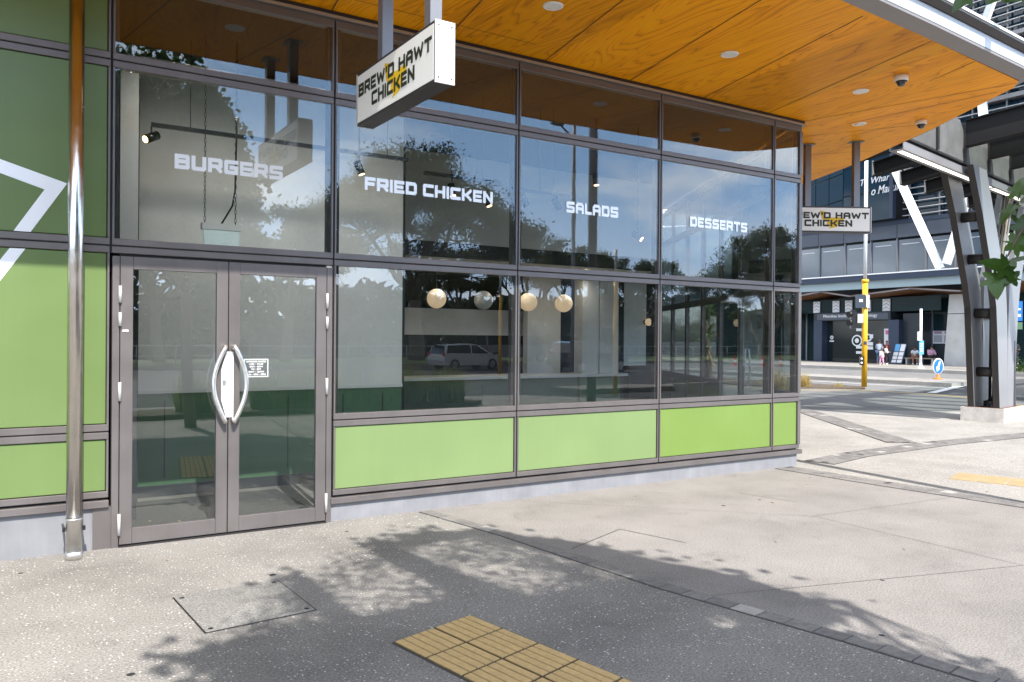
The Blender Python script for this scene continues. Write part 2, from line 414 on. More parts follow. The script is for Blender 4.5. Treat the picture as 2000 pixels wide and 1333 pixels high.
leafmat("blade_green", (0.130, 0.180, 0.045), (0.360, 0.380, 0.150), 0.55, 0.4, 3)
leafmat("blade_straw", (0.33, 0.235, 0.070), (0.50, 0.38, 0.14), 0.7, 0.3, 3)
leafmat("yucca_green", (0.10, 0.17, 0.06), (0.27, 0.33, 0.13), 0.5, 0.2, 3)
plain("yucca_dead", (0.42, 0.30, 0.18), 0.9, var=0.3, vscale=9)
plain("car_silver", (0.78, 0.80, 0.80), 0.25, 0.3, coat=0.8)
plain("car_black", (0.016, 0.016, 0.020), 0.2, 0.3, coat=1.0)
plain("car_white", (0.22, 0.23, 0.24), 0.3, coat=0.8)
plain("car_glass", (0.012, 0.014, 0.016), 0.05, coat=0.5)
plain("tyre", (0.018, 0.018, 0.018), 0.9)
plain("rim", (0.50, 0.50, 0.52), 0.3, 0.8)
plain("tail_red", (0.55, 0.02, 0.02), 0.3)
plain("head_clear", (0.75, 0.75, 0.75), 0.2)
plain("cone_red", (0.72, 0.055, 0.02), 0.6)
plain("skin_brown", (0.20, 0.105, 0.065), 0.6)
plain("skin_tan", (0.34, 0.19, 0.12), 0.6)
plain("hair_black", (0.012, 0.010, 0.010), 0.6)
plain("hair_red", (0.10, 0.018, 0.018), 0.6)
plain("cloth_greyblue", (0.30, 0.35, 0.43), 0.9)
plain("cloth_denim", (0.045, 0.080, 0.150), 0.9)
plain("cloth_pink", (0.62, 0.30, 0.42), 0.9)
plain("cloth_white", (0.72, 0.70, 0.70), 0.9)
plain("cloth_pattern", (0.52, 0.55, 0.58), 0.9, var=0.7, vscale=14)
plain("cloth_black", (0.014, 0.014, 0.018), 0.9)
plain("cloth_lilac", (0.40, 0.235, 0.33), 0.9)
plain("cloth_palegrey", (0.50, 0.56, 0.62), 0.9)
plain("cloth_maroon", (0.14, 0.022, 0.030), 0.9)
plain("cloth_rust", (0.30, 0.10, 0.05), 0.9)
glass("window_glass", 0.066, (0.90, 0.925, 0.92))
glass("door_glass", 0.09, (0.90, 0.92, 0.91))
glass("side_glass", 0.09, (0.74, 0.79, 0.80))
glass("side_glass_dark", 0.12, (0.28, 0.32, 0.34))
glass("roof_glass", 0.10, (0.90, 0.95, 0.93))
plain("dark_glazing", (0.010, 0.016, 0.018), 0.05, 0.0, 0.45, var=0.0)
plain("shaded_glazing", (0.010, 0.026, 0.030), 0.12, 0.0, 0.12)
plain("blue_glazing", (0.006, 0.026, 0.045), 0.05, 0.0, 0.4)
plain("grey_glazing", (0.085, 0.115, 0.150), 0.06, 0.0, 0.7, coat=0.5)

def M(x): return MATS[x]

# ------------------------------------------------------------------ mesh builder (world coordinates)
class MB:
    def __init__(s):
        s.v, s.f, s.mi, s.sm = [], [], [], []
    def add(s, vs, fs, mi=0, smooth=False):
        o = len(s.v)
        s.v += [tuple(x) for x in vs]
        for q in fs:
            s.f.append(tuple(i + o for i in q)); s.mi.append(mi); s.sm.append(smooth)
        return s
    def box(s, x0, y0, z0, x1, y1, z1, mi=0):
        if x0 > x1: x0, x1 = x1, x0
        if y0 > y1: y0, y1 = y1, y0
        if z0 > z1: z0, z1 = z1, z0
        v = [(x0,y0,z0),(x1,y0,z0),(x1,y1,z0),(x0,y1,z0),(x0,y0,z1),(x1,y0,z1),(x1,y1,z1),(x0,y1,z1)]
        return s.add(v, [(0,3,2,1),(4,5,6,7),(0,1,5,4),(1,2,6,5),(2,3,7,6),(3,0,4,7)], mi)
    def bbox(s, x0, y0, z0, x1, y1, z1, b=0.004, mi=0):
        """box with bevelled edges"""
        bm = bmesh.new()
        t = MB().box(x0, y0, z0, x1, y1, z1)
        vs = [bm.verts.new(p) for p in t.v]
        for q in t.f: bm.faces.new([vs[i] for i in q])
        bmesh.ops.bevel(bm, geom=list(bm.edges), offset=b, segments=1, affect='EDGES')
        bm.verts.index_update()
        s.add([tuple(v.co) for v in bm.verts], [[v.index for v in f.verts] for f in bm.faces], mi)
        bm.free()
        return s
    def obox(s, c, a, b, cc, mi=0):
        """box centred on c with half-axis vectors a, b, cc"""
        c, a, b, cc = Vector(c), Vector(a), Vector(b), Vector(cc)
        v = [c+sx*a+sy*b+sz*cc for sz in (-1,1) for sx, sy in ((-1,-1),(1,-1),(1,1),(-1,1))]
        if a.cross(b).dot(cc) < 0:
            fs = [(0,1,2,3),(4,7,6,5),(0,4,5,1),(1,5,6,2),(2,6,7,3),(3,7,4,0)]
        else:
            fs = [(0,3,2,1),(4,5,6,7),(0,1,5,4),(1,2,6,5),(2,3,7,6),(3,0,4,7)]
        return s.add(v, fs, mi)
    def prism(s, poly, ext, mi=0, capmi=None):
        """3-D planar polygon extruded along vector ext"""
        e = Vector(ext); p = [Vector(x) for x in poly]; k = len(p)
        nrm = sum(((p[i]-p[0]).cross(p[(i+1) % k]-p[0]) for i in range(k)), Vector())
        if nrm.dot(e) > 0: p.reverse()
        v = p + [x + e for x in p]
        s.add(v, [tuple(range(k))], mi if capmi is None else capmi)
        s.add(v, [tuple(range(2*k-1, k-1, -1))], mi)
        s.add(v, [((i+1) % k, i, k+i, k+(i+1) % k) for i in range(k)], mi)
        return s
    def quad(s, a, b, c, d, mi=0):
        return s.add([a, b, c, d], [(0,1,2,3)], mi)
    def tube(s, pts, r, n=10, mi=0, cap=True, closed=False):
        pts = [Vector(p) for p in pts]; k = len(pts)
        rs = r if isinstance(r, (list, tuple)) else [r]*k
        vs = []; up = None
        for i, p in enumerate(pts):
            d = (pts[min(i+1, k-1)] - pts[max(i-1, 0)])
            if d.length < 1e-9: d = Vector((0,0,1))
            d.normalize()
            if up is None:
                up = Vector((0,0,1)) if abs(d.z) < .9 else Vector((1,0,0))
            a = d.cross(up)
            if a.length < 1e-6: a = d.orthogonal()
            a.normalize(); b = a.cross(d); up = b
            for j in range(n):
                t = 2*PI*j/n
                vs.append(p + (a*math.cos(t) + b*math.sin(t))*rs[i])
        fs = []
        for i in range(k-1):
            for j in range(n):
                j2 = (j+1) % n
                fs.append((i*n+j, i*n+j2, (i+1)*n+j2, (i+1)*n+j))
        o = len(s.v)
        s.add(vs, fs, mi, True)
        if cap:
            s.add([], [tuple(o+x-o for x in range(n-1, -1, -1))] if False else [], mi)
            s.f.append(tuple(o+x for x in range(n-1, -1, -1))); s.mi.append(mi); s.sm.append(False)
            s.f.append(tuple(o+(k-1)*n+x for x in range(n))); s.mi.append(mi); s.sm.append(False)
        return s
    def cyl(s, a, b, r, n=16, mi=0):
        return s.tube([a, b], r, n, mi)
    def lathe(s, c, prof, n=24, mi=0, axis=(0,0,1)):
        """prof: list of (radius, height along axis)"""
        ax = Vector(axis).normalized(); a = ax.orthogonal().normalized(); b = ax.cross(a); c = Vector(c)
        vs = []
        for r, h in prof:
            for j in range(n):
                t = 2*PI*j/n
                vs.append(c + ax*h + (a*math.cos(t)+b*math.sin(t))*max(r, 1e-4))
        fs = [(i*n+j, i*n+(j+1) % n, (i+1)*n+(j+1) % n, (i+1)*n+j) for i in range(len(prof)-1) for j in range(n)]
        return s.add(vs, fs, mi, True)
    def ball(s, c, r, n=16, mi=0, sc=(1,1,1)):
        c = Vector(c); k = n//2
        vs = []
        for i in range(k+1):
            ph = PI*i/k
            for j in range(n):
                t = 2*PI*j/n
                vs.append((c.x+r*sc[0]*math.sin(ph)*math.cos(t), c.y+r*sc[1]*math.sin(ph)*math.sin(t), c.z-r*sc[2]*math.cos(ph)))
        fs = [(i*n+j, i*n+(j+1) % n, (i+1)*n+(j+1) % n, (i+1)*n+j) for i in range(k) for j in range(n)]
        return s.add(vs, fs, mi, True)
    def disc(s, c, r, nrm=(0,0,1), n=24, mi=0):
        ax = Vector(nrm).normalized(); a = ax.orthogonal().normalized(); b = ax.cross(a); c = Vector(c)
        return s.add([c+(a*math.cos(2*PI*j/n)+b*math.sin(2*PI*j/n))*r for j in range(n)], [tuple(range(n))], mi)
    def build(s, name, mats, parent=None, kind=None):
        if isinstance(mats, str): mats = [mats]
        org = Vector((0,0,0))
        p = parent
        while p is not None:
            org += p.location; p = p.parent
        me = bpy.data.meshes.new(name)
        if parent is None and s.v:
            xs = [v[0] for v in s.v]; ys = [v[1] for v in s.v]; zs = [v[2] for v in s.v]
            org = Vector(((min(xs)+max(xs))/2, (min(ys)+max(ys))/2, min(zs)))
        loc = org if parent is None else Vector((0,0,0))
        me.from_pydata([(v[0]-org.x, v[1]-org.y, v[2]-org.z) for v in s.v], [], s.f)
        for mt in mats: me.materials.append(M(mt))
        me.polygons.foreach_set('material_index', s.mi)
        me.polygons.foreach_set('use_smooth', s.sm)
        me.update()
        o = bpy.data.objects.new(name, me)
        o.location = loc
        col.objects.link(o)
        if parent is not None: o.parent = parent
        if kind: o['kind'] = kind
        return o

def tag(o, label, cat, group=None):
    o['label'] = label; o['category'] = cat
    if group: o['group'] = group
    return o
def thing(name, label, cat, loc=(0,0,0), group=None):
    o = bpy.data.objects.new(name, None)
    o.empty_display_size = 0.2
    o.location = loc
    col.objects.link(o)
    return tag(o, label, cat, group)
def kids(o): return [c for c in bpy.data.objects if c.parent == o]
def dup(root, loc, rotz=0.0, scale=None, label=None):
    r = root.copy(); col.objects.link(r); r.location = loc; r.rotation_euler = (0, 0, rotz)
    if scale: r.scale = scale
    if label: r['label'] = label
    for ch in kids(root):
        c = ch.copy(); col.objects.link(c); c.parent = r
        for g in kids(ch):
            d = g.copy(); col.objects.link(d); d.parent = c
    return r

# ------------------------------------------------------------------ lettering: squared stroke letters, rasterised into runs of quads
GLY = {
 'A': [[(0,0),(0,.75),(.22,1),(.78,1),(1,.75),(1,0)],[(0,.42),(1,.42)]],
 'B': [[(0,0),(0,1),(.9,1),(1,.9),(1,.62),(.9,.52),(0,.52)],[(.9,.52),(1,.42),(1,.1),(.9,0),(0,0)]],
 'C': [[(1,1),(.1,1),(0,.9),(0,.1),(.1,0),(1,0)]],
 'D': [[(0,0),(0,1),(.85,1),(1,.85),(1,.15),(.85,0),(0,0)]],
 'E': [[(1,1),(0,1),(0,0),(1,0)],[(0,.5),(.9,.5)]],
 'F': [[(1,1),(0,1),(0,0)],[(0,.48),(.85,.48)]],
 'G': [[(1,1),(.1,1),(0,.9),(0,.1),(.1,0),(1,0),(1,.48),(.5,.48)]],
 'H': [[(0,0),(0,1)],[(1,0),(1,1)],[(0,.5),(1,.5)]],
 'I': [[(0,0),(0,1)]],
 'K': [[(0,0),(0,1)],[(0,.5),(.45,.5),(1,1)],[(.45,.5),(1,0)]],
 'L': [[(0,1),(0,0),(1,0)]],
 'M': [[(0,0),(0,1),(.5,.4),(1,1),(1,0)]],
 'N': [[(0,0),(0,1),(1,0),(1,1)]],
 'O': [[(.1,0),(0,.1),(0,.9),(.1,1),(.9,1),(1,.9),(1,.1),(.9,0),(.1,0)]],
 'P': [[(0,0),(0,1),(.9,1),(1,.9),(1,.5),(.9,.4),(0,.4)]],
 'R': [[(0,0),(0,1),(.9,1),(1,.9),(1,.52),(.9,.42),(0,.42)],[(.6,.42),(1,0)]],
 'S': [[(1,1),(.1,1),(0,.9),(0,.6),(.1,.5),(.9,.5),(1,.4),(1,.1),(.9,0),(0,0)]],
 'T': [[(0,1),(1,1)],[(.5,1),(.5,0)]],
 'U': [[(0,1),(0,.1),(.1,0),(.9,0),(1,.1),(1,1)]],
 'W': [[(0,1),(.22,0),(.5,.8),(.78,0),(1,1)]],
 "'": [[(0,1),(0,.72)]],
 '.': [[(0,0),(0,0.02)]],
 '-': [[(0,.5),(1,.5)]],
 ':': [[(0,.25),(0,.3)],[(0,.7),(0,.75)]],
 '0': [[(.1,0),(0,.1),(0,.9),(.1,1),(.9,1),(1,.9),(1,.1),(.9,0),(.1,0)]],
 '1': [[(0,0),(0,1)]],
 '3': [[(0,1),(.9,1),(1,.9),(1,.1),(.9,0),(0,0)],[(.2,.5),(1,.5)]],
 '5': [[(1,1),(0,1),(0,.55),(.9,.55),(1,.45),(1,.1),(.9,0),(0,0)]],
 '8': [[(0,0),(0,1),(1,1),(1,0),(0,0)],[(0,.5),(1,.5)]],
 '9': [[(1,.45),(0,.45),(0,1),(1,1),(1,0),(0,0)]],
}
NARROW = {'I': 0.0, "'": 0.0, '.': 0.0, '1': 0.0, ':': 0.0, '-': 0.45, 'W': 1.35, 'M': 1.25, 'L': .85, 'E': .9, 'F': .9}
def seg_d(px, py, a, b):
    ax, ay = a; bx, by = b
    dx, dy = bx-ax, by-ay
    q = dx*dx+dy*dy
    t = 0 if q == 0 else max(0, min(1, ((px-ax)*dx+(py-ay)*dy)/q))
    ex, ey = abs(px-ax-t*dx), abs(py-ay-t*dy)
    if dx == 0 or dy == 0: return max(ex, ey)
    return math.hypot(ex, ey)
def text_runs(txt, h, w, t, gap, res=26):
    """letters h tall with cap width w, stroke t; returns quads (x0,y0,x1,y1) and total width"""
    out = []; x = 0.0
    for ch in txt:
        if ch == ' ':
            x += w*0.55; continue
        k = NARROW.get(ch, 1.0)
        iw = max(0.0, w*k - t) if k > 0 else 0.0
        ih = h - t
        segs = []
        for pl in GLY[ch]:
            pp = [(p[0]*iw + t/2, p[1]*ih + t/2) for p in pl]
            segs += [(pp[i], pp[i+1]) for i in range(len(pp)-1)]
        W = iw + t
        ny = res; nx = max(4, int(round(res*W/h)))
        for j in range(ny):
            cyy = (j+.5)*h/ny; start = None
            for i in range(nx+1):
                on = False
                if i < nx:
                    cxx = (i+.5)*W/nx
                    on = any(seg_d(cxx, cyy, a, b) <= t/2*1.001 for a, b in segs)
                if on and start is None: start = i
                if not on and start is not None:
                    out.append((x+start*W/nx, j*h/ny, x+i*W/nx, (j+1)*h/ny)); start = None
        x += W + gap
    return out, x - gap
def letters(txt, origin, ux, uy, width, height, stroke=0.24, res=26, gapf=0.12, nudge=0.0):
    """flat lettering on the plane origin + x*ux + y*uy, fitted to width x height"""
    h = 1.0; t = stroke
    runs, W = text_runs(txt, h, 1.0, t, gapf, res)
    sx, sy = width/W, height
    mb = MB(); o = Vector(origin); ux = Vector(ux); uy = Vector(uy)
    for x0, y0, x1, y1 in runs:
        P = lambda x, y: o + ux*(x*sx) + uy*(y*sy)
        mb.quad(P(x0,y0), P(x1,y0), P(x1,y1), P(x0,y1))
    return mb
def merge(dst, src, mi=0):
    return dst.add(src.v, src.f, mi)

# ================================================================== SETTING: ground, paving, road
g = MB(); g.quad((-400,-400,-.13), (500,-400,-.13), (500,500,-.13), (-400,500,-.13)); g.build('road', 'asphalt', None, 'structure')
# plaza slab (kerb step down to the road)
pz = [(-30,-13.2),(10.5,-13.2),(13.5,-9),(17.6,-4),(20.4,1.0),(22.7,5.8),(23.2,9.7),(21.1,11.7),(20.6,30),(-30,30)]
MB().prism([(x, y, 0) for x, y in pz], (0,0,-.126)).build('plaza_paving', 'plaza_concrete', None, 'structure')
ap = MB(); ap.add([(x, y, .003) for x, y in [(12.6,6.9),(15.0,5.2),(17.3,3.4),(18.2,1.6),(17.2,-3.6),(18.0,-3.2),(20.3,1.0),(22.55,5.8),(23.05,9.6),(21.0,11.55),(20.5,29.9),(12.8,29.9)]], [tuple(range(12))])
ap.build('road_apron', 'apron_grey', None, 'structure')
Aline = [(.90,.2),(.92,-.04),(1.10,-1.22),(1.25,-3.01),(1.47,-4.27),(1.60,-5.2),(1.95,-7.5),(2.7,-12.9)]
Bline = [(6.20,.30),(6.20,-.28),(6.24,-1.4),(6.38,-3.0),(6.75,-7.2),(7.3,-12.4)]
pa = MB(); pa.add([(-29,.2,.004)] + [(x, y, .004) for x, y in Aline] + [(-29,-12.9,.004)], [tuple(range(len(Aline)+1, -1, -1))])
pa.build('aggregate_footpath', 'aggregate', None, 'structure')
pb = MB(); pts = [(x, y, .004) for x, y in Aline] + [(x, y, .004) for x, y in reversed(Bline)]
pb.add(pts, [tuple(range(len(pts)))]); o = pb.build('concrete_footpath', 'smooth_concrete', None, 'structure')
def cobbles(name, line, width, rows, length, seed):
    rnd = random.Random(seed)
    mb = MB()
    L = [Vector((x, y, 0)) for x, y in line]
    for a, b in zip(L, L[1:]):
        d = (b-a); ln = d.length; d.normalize(); nn = Vector((-d.y, d.x, 0))
        k = max(1, int(ln/length)); st = ln/k
        mb.obox((a+b)/2+Vector((0,0,.0045)), d*ln/2, nn*(width/2+.006), Vector((0,0,.0025)), 3)
        for i in range(k):
            for rr in range(rows):
                c = a + d*(i+.5+(0.5 if rr % 2 else 0)*(i < k-1))*st + nn*((rr+.5)/rows-.5)*width
                q = rnd.random()
                mi = 2 if q > (.90 if rows == 1 else .965) else (1 if q > .45 else 0)
                mb.obox(c+Vector((0,0,.004+rnd.uniform(0,.002))), d*(st/2-.005), nn*(width/rows/2-.004), Vector((0,0,.006)), mi)
    return mb.build(name, ['cobble_dark','cobble_mid','cobble_light','grout'], None, 'structure')
cobbles('cobble_strip', Aline[1:], .13, 1, .165, 3)
cobbles('cobble_strip', [(6.20,-.02),(6.24,-1.4),(6.38,-3.0),(6.75,-7.2)], .34, 2, .14, 4)
cobbles('cobble_strip', [(7.0,.02),(8.12,.24),(10.6,.36),(13.4,.22),(17.4,-.2)], .42, 4, .2, 5)
cobbles('cobble_strip', [(10.1,.7),(13.4,4.95),(16.5,9.0)], .5, 4, .2, 6)
# saw-cut joints in the smooth concrete
j = MB()
for a, b in [((2.07,-1.58),(2.23,-2.23)), ((2.07,-1.58),(1.30,-1.9)), ((4.30,-.97),(4.45,-1.6))]:
    a = Vector((*a, .0075)); b = Vector((*b, .0075)); d = (b-a).normalized(); n_ = Vector((-d.y, d.x, 0))*.0035
    j.quad(a-n_, b-n_, b+n_, a+n_)
j.build('pavement_joint', 'dark_groove', None, 'structure')
j = MB()
for a, b in [((2.2,-.3),(4.02,-2.13)), ((4.02,-2.13),(3.94,-4.04)), ((4.02,-2.13),(6.1,-2.3)), ((1.3,-3.3),(3.94,-4.04))]:
    a = Vector((*a, .0068)); b = Vector((*b, .0068)); d = (b-a).normalized(); n_ = Vector((-d.y, d.x, 0))*.0022
    j.quad(a-n_, b-n_, b+n_, a+n_)
j.build('pavement_joint', 'grout', None, 'structure')
# pale cement fillet along the foot of the shopfront
# distant pale lanes, median, far footpath
def strip(name, pts, z0, z1, mat):
    return MB().prism([(x, y, z1) for x, y in pts], (0,0,z0-z1)).build(name, mat, None, 'structure')
MB().quad((24.6,9.2,-.121),(30.0,10.5,-.121),(29.4,60,-.121),(24.0,60,-.121)).build('road_lane', 'road_pale', None, 'structure')
MB().quad((31.5,11.8,-.121),(42.8,13.2,-.121),(43.0,60,-.121),(30.9,60,-.121)).build('road_lane', 'road_pale', None, 'structure')
strip('traffic_island', [(29.6,10.6),(31.6,10.9),(33.4,12.2),(33.5,13.4),(32.0,14.5),(31.0,60),(29.7,60),(29.5,14)], -.128, .03, 'far_concrete')
strip('far_footpath', [(43.0,-10),(80,-10),(80,62),(43.0,62)], -.128, .06, 'far_concrete')
mk = MB()
def stripe_line(mb, pts, w, z, mi=0):
    for a, b in zip(pts, pts[1:]):
        a = Vector((*a, z)); b = Vector((*b, z)); d = (b-a).normalized(); n_ = Vector((-d.y, d.x, 0))*w/2
        mb.quad(a-n_, b-n_, b+n_, a+n_, mi)
stripe_line(mk, [(28.7,9.6),(28.3,12.2),(28.2,60)], .16, -.114)
stripe_line(mk, [(25.2,8.9),(30.9,10.9)], .30, -.114)
stripe_line(mk, [(24.4,5.0),(31.6,8.6)], .12, -.114)
stripe_line(mk, [(34.6,16),(34.4,60)], .14, -.114)
stripe_line(mk, [(14.0,-15.5),(30,-19),(46,-27)], .13, -.114)
stripe_line(mk, [(15.0,-26.5),(30,-28.5),(50,-33)], .13, -.114)
mk.build('road_marking', 'road_white', None, 'structure')
mk = MB()
stripe_line(mk, [(19.6,29),(19.9,11.1),(20.6,10.65),(22.6,9.55),(22.45,7.2),(22.1,5.8),(20.1,3.4),(18.3,1.0)], .13, .007)
mk.build('kerb_line', 'road_yellow', None, 'structure')
strip('kerb_bed', [(20.95,11.5),(23.3,10.2),(24.0,10.7),(24.0,30),(20.5,30)], -.128, .04, 'soil')
# across the road behind the camera: traffic island, kerb, park lawn
strip('traffic_island', [(13.6,-13.9),(17.8,-14.0),(18.4,-14.7),(17.6,-15.6),(13.6,-15.6)], -.128, .03, 'far_concrete')
strip('kerb', [(-60,-38.2),(14,-38.2),(60,-38.9),(60,-39.2),(14,-38.5),(-60,-38.5)], -.128, .05, 'far_concrete')
strip('lawn', [(-120,-38.5),(14,-38.5),(60,-39.2),(160,-39.2),(160,-160),(-120,-160)], -.128, .04, 'grass')

# ================================================================== THE CORNER SHOP BUILDING
shop = thing('shop_building', 'glass-fronted corner shop with green panels and timber canopy ceiling', 'building', (0,0,0))
GY = .012                                   # plane of the glass
XM = [-9.83, -7.83, -5.83, -3.83, -1.828, 0.0, 2.0, 4.0, 6.0]
XC = 6.564
Z = dict(pl=.165, fl0=.165, fl1=.222, br0=.240, br1=.290, pn1=.868, st0=.868, st1=.985, mt0=2.338, mt1=2.455, ut0=3.805, ut1=3.920, hd0=4.50, hd1=4.575, top=4.605)
# plinth and flashing, right of the doors and left of the doors
LZ = .168                                   # the base left of the doors stands this much higher
for x0, x1, up_ in ((-.012, XC-.05, 0.0), (-11.0, -1.90, LZ)):
    MB().box(x0, .012, -.12, x1, .30, Z['pl']-.004+up_).build('plinth', 'plinth_paint', shop)
    f = MB().bbox(x0-.004, -.028, Z['fl0']+up_, x1+.065, .20, Z['fl1']+up_, .004)
    f.box(x0, .03, Z['fl1']+.0005+up_, x1, .20, Z['br0']-.0005+up_, 1)
    f.build('flashing', ['frame_taupe','joint_black'], shop)
def transom(x0, x1, z0, z1, deep=.075):
    h = (z1-z0)/2
    t = MB()
    t.bbox(x0, -.004, z0, x1, deep, z0+h-.005, .004)
    t.bbox(x0, -.004, z0+h+.005, x1, deep, z1, .004)
    t.box(x0+.002, .006, z0+h-.005, x1-.002, deep-.004, z0+h+.005, 1)
    return t.build('transom', ['frame_taupe','joint_black'], shop)
bays = list(zip(XM, XM[1:])) + [(6.0, XC-.012)]
W_ = .024                                   # half width of a mullion
words = {(0,'m'): None}
WORDS = {-1.828: ('BURGERS', -1.36, -.468), 0.0: ('FRIED CHICKEN', .30, 1.695), 2.0: ('SALADS', 2.63, 3.36), 4.0: ('DESSERTS', 4.49, 5.50)}
for bi, (x0, x1) in enumerate(bays):
    a, b = x0 + .008, x1 - .008
    solid = x0 < -1.9
    door = abs(x0+1.828) < .01
    # head frame with a silver trim above
    MB().bbox(a, -.004, Z['hd0'], b, .075, Z['hd1'], .004).build('head_frame', 'frame_taupe', shop)
    transom(a, b, Z['ut0'], Z['ut1'])
    transom(a, b, Z['mt0'], Z['mt1'])
    if not door:
        transom(a, b, Z['st0'], Z['st1'])
        MB().bbox(a, -.004, Z['br0']+(LZ if solid else 0), b, .075, Z['br1']+(LZ if solid else 0), .004).build('bottom_rail', 'frame_taupe', shop)
    # upright frames either side of the joint
    for side, xx in ((0, x0), (1, x1)):
        w0, w1 = (xx+.0092, xx+W_) if side == 0 else (xx-W_, xx-.0092)
        last = (x1 > 6.5 and side == 1)
        if last: w0, w1 = XC-.058, XC-.002
        segs = [(Z['br1']+(LZ if solid else 0), Z['st0']), (Z['st1'], Z['mt0']), (Z['mt1'], Z['ut0']), (Z['ut1'], Z['hd0'])]
        if door: segs = segs[2:]
        fr = MB()
        for s0, s1 in segs:
            fr.box(w0, -.002 if not last else -.006, s0+.001, w1, .075, s1-.001)
        if not solid:
            q0, q1 = (w1+.0005, w1+.034) if side == 0 else (w0-.034, w0-.0005)
            for s0, s1 in segs[1:] if not door else segs:
                fr.box(q0, GY+.0125, s0+.001, q1, .085, s1-.001, 1)
        fr.build('mullion', ['frame_taupe','frame_dark'], shop)
    # glazing or panels
    rows = [('low', Z['br1']+(LZ if solid else 0), Z['st0']), ('mid', Z['st1'], Z['mt0']), ('main', Z['mt1'], Z['ut0']), ('top', Z['ut1'], Z['hd0'])]
    ga, gb = a + W_ - .008, b - W_ + .008
    if x1 > 6.5: gb = XC - .060
    for nm, z0, z1 in rows:
        if door and nm in ('low', 'mid'): continue
        if nm == 'low':
            mt = ['green_pale','green_mid','green_pale','green_mid','','green_pale','green_pale','green_lime','green_lime'][bi]
            MB().bbox(ga+.004, .012, z0+.003, gb-.004, .034, z1-.003, .006).build('spandrel_panel', mt, shop)
        elif solid:
            p = MB().bbox(ga+.004, .012, z0+.003, gb-.004, .034, z1-.003, .006).build('wall_panel', 'green_mid', shop)
            if bi == 3 and nm == 'main':
                s = MB(); s.prism([(-3.70,.009,3.33),(-2.57,.009,2.985),(-2.132,.009,2.852),(-2.372,.009,z0+.006),(-2.482,.009,z0+.006),(-2.283,.009,2.79),(-2.57,.009,2.882),(-3.70,.009,3.225)], (0,.0035,0))
                s.build('painted_stripe', 'white_vinyl', p)
            if bi == 3 and nm == 'mid':
                s = MB(); s.prism([(-2.505,.009,z1-.006),(-2.405,.009,z1-.006),(-2.57,.009,2.075),(-2.66,.009,1.94),(-3.70,.009,2.28),(-3.70,.009,2.38),(-2.69,.009,2.05)], (0,.0035,0))
                s.build('painted_stripe', 'white_vinyl', p)
        else:
            gobj = MB().box(ga, GY, z0, gb, GY+.010, z1).build('window', 'window_glass', shop)
            if nm == 'main' and x0 in WORDS:
                wd, wx0, wx1 = WORDS[x0]
                parts_ = [(wd, wx0, wx1)] if wd != 'FRIED CHICKEN' else [('FRIED', wx0, wx0+.535), ('CHICKEN', wx0+.600, wx1)]
                for w1_, a_, b_ in parts_:
                    letters(w1_, (a_, GY-.0025, 3.062), (1,0,0), (0,0,1), b_-a_, .122, .25).build('lettering', 'white_vinyl', gobj)
# black shadow joints between the bays
for xx in XM[1:]:
    j = MB(); z0 = Z['br0']+(LZ if xx < -1.9 else 0) if abs(xx+1.828) > .01 and abs(xx) > .01 else Z['mt0']
    j.box(xx-.009, .010, z0, xx+.009, .09, Z['hd1']); j.build('mullion_joint', 'joint_black', shop)
MB().box(-11, -.030, Z['hd1']+.003, XC+.035, .09, Z['top']).build('head_trim', 'trim_silver', shop)
MB().box(-11, -.012, Z['top']+.001, XC+.028, .09, 4.6445).build('head_shadow_gap', 'frame_dark', shop)

# entrance doors
MB().bbox(-1.816, -.006, -.10, -1.764, .085, Z['mt0']-.022, .003).build('door_jamb', 'frame_taupe', shop)
MB().box(-1.945, .004, -.10, -1.8165, .08, Z['fl0']+LZ-.002).build('door_jamb', 'frame_taupe', shop)
MB().bbox(-.060, -.006, -.10, -.0115, .085, Z['mt0']-.022, .003).build('door_jamb', 'frame_taupe', shop)
MB().box(-1.764, .02, Z['mt0']-.020, -.060, .08, Z['mt0']-.001).build('door_head_gap', 'joint_black', shop)
MB().box(-1.764, -.03, -.06, -.060, .10, .012).build('threshold', 'frame_dark', shop)
def door_leaf(x0, x1, hx, sgn):
    z0, z1 = .022, Z['mt0']-.022
    st, tr, br = .092, .10, .125
    d = MB()
    d.bbox(x0, -.006, z0, x0+st, .044, z1, .0025); d.bbox(x1-st, -.006, z0, x1, .044, z1, .0025)
    d.bbox(x0+st+.0005, -.0055, z1-tr, x1-st-.0005, .0435, z1, .0025); d.bbox(x0+st+.0005, -.0055, z0, x1-st-.0005, .0435, z0+br, .0025)
    door = d.build('door', 'frame_taupe', shop)
    MB().box(x0+st, .014, z0+br, x1-st, .024, z1-tr).build('pane', 'door_glass', door)
    h = MB()                                # bowed tube pull handle
    zb, zt = .965, 1.605
    pts = []
    for i in range(17):
        t = i/16; z = zb + (zt-zb)*t; q = math.sin(PI*t)
        pts.append((hx + sgn*.098*q, -.075, z))
    pts = [(hx, -.004, zb+.02), (hx, -.05, zb+.008)] + pts + [(hx, -.05, zt-.008), (hx, -.004, zt-.02)]
    h.tube(pts, .018, 12); h.build('handle', 'steel_brushed', door)
    hxx = x0-.003 if sgn < 0 else x1+.003
    for z in ((2.13,1.975), (1.315,1.165), (.27,.10)) if True else ():
        if z[0] == 2.13:
            MB().cyl((hxx, -.018, z[1]-.03), (hxx, -.018, z[0]-.05), .0125, 10).build('hinge', 'hinge_metal', door)
            MB().cyl((hxx, -.018, 1.76), (hxx, -.018, 1.87), .0125, 10).build('hinge', 'hinge_metal', door)
        else:
            MB().cyl((hxx, -.018, z[1]), (hxx, -.018, z[0]), .0125, 10).build('hinge', 'hinge_metal', door)
    return door
dl = door_leaf(-1.758, -.930, -.962, -1)
dr = door_leaf(-.922, -.066, -.888, 1)
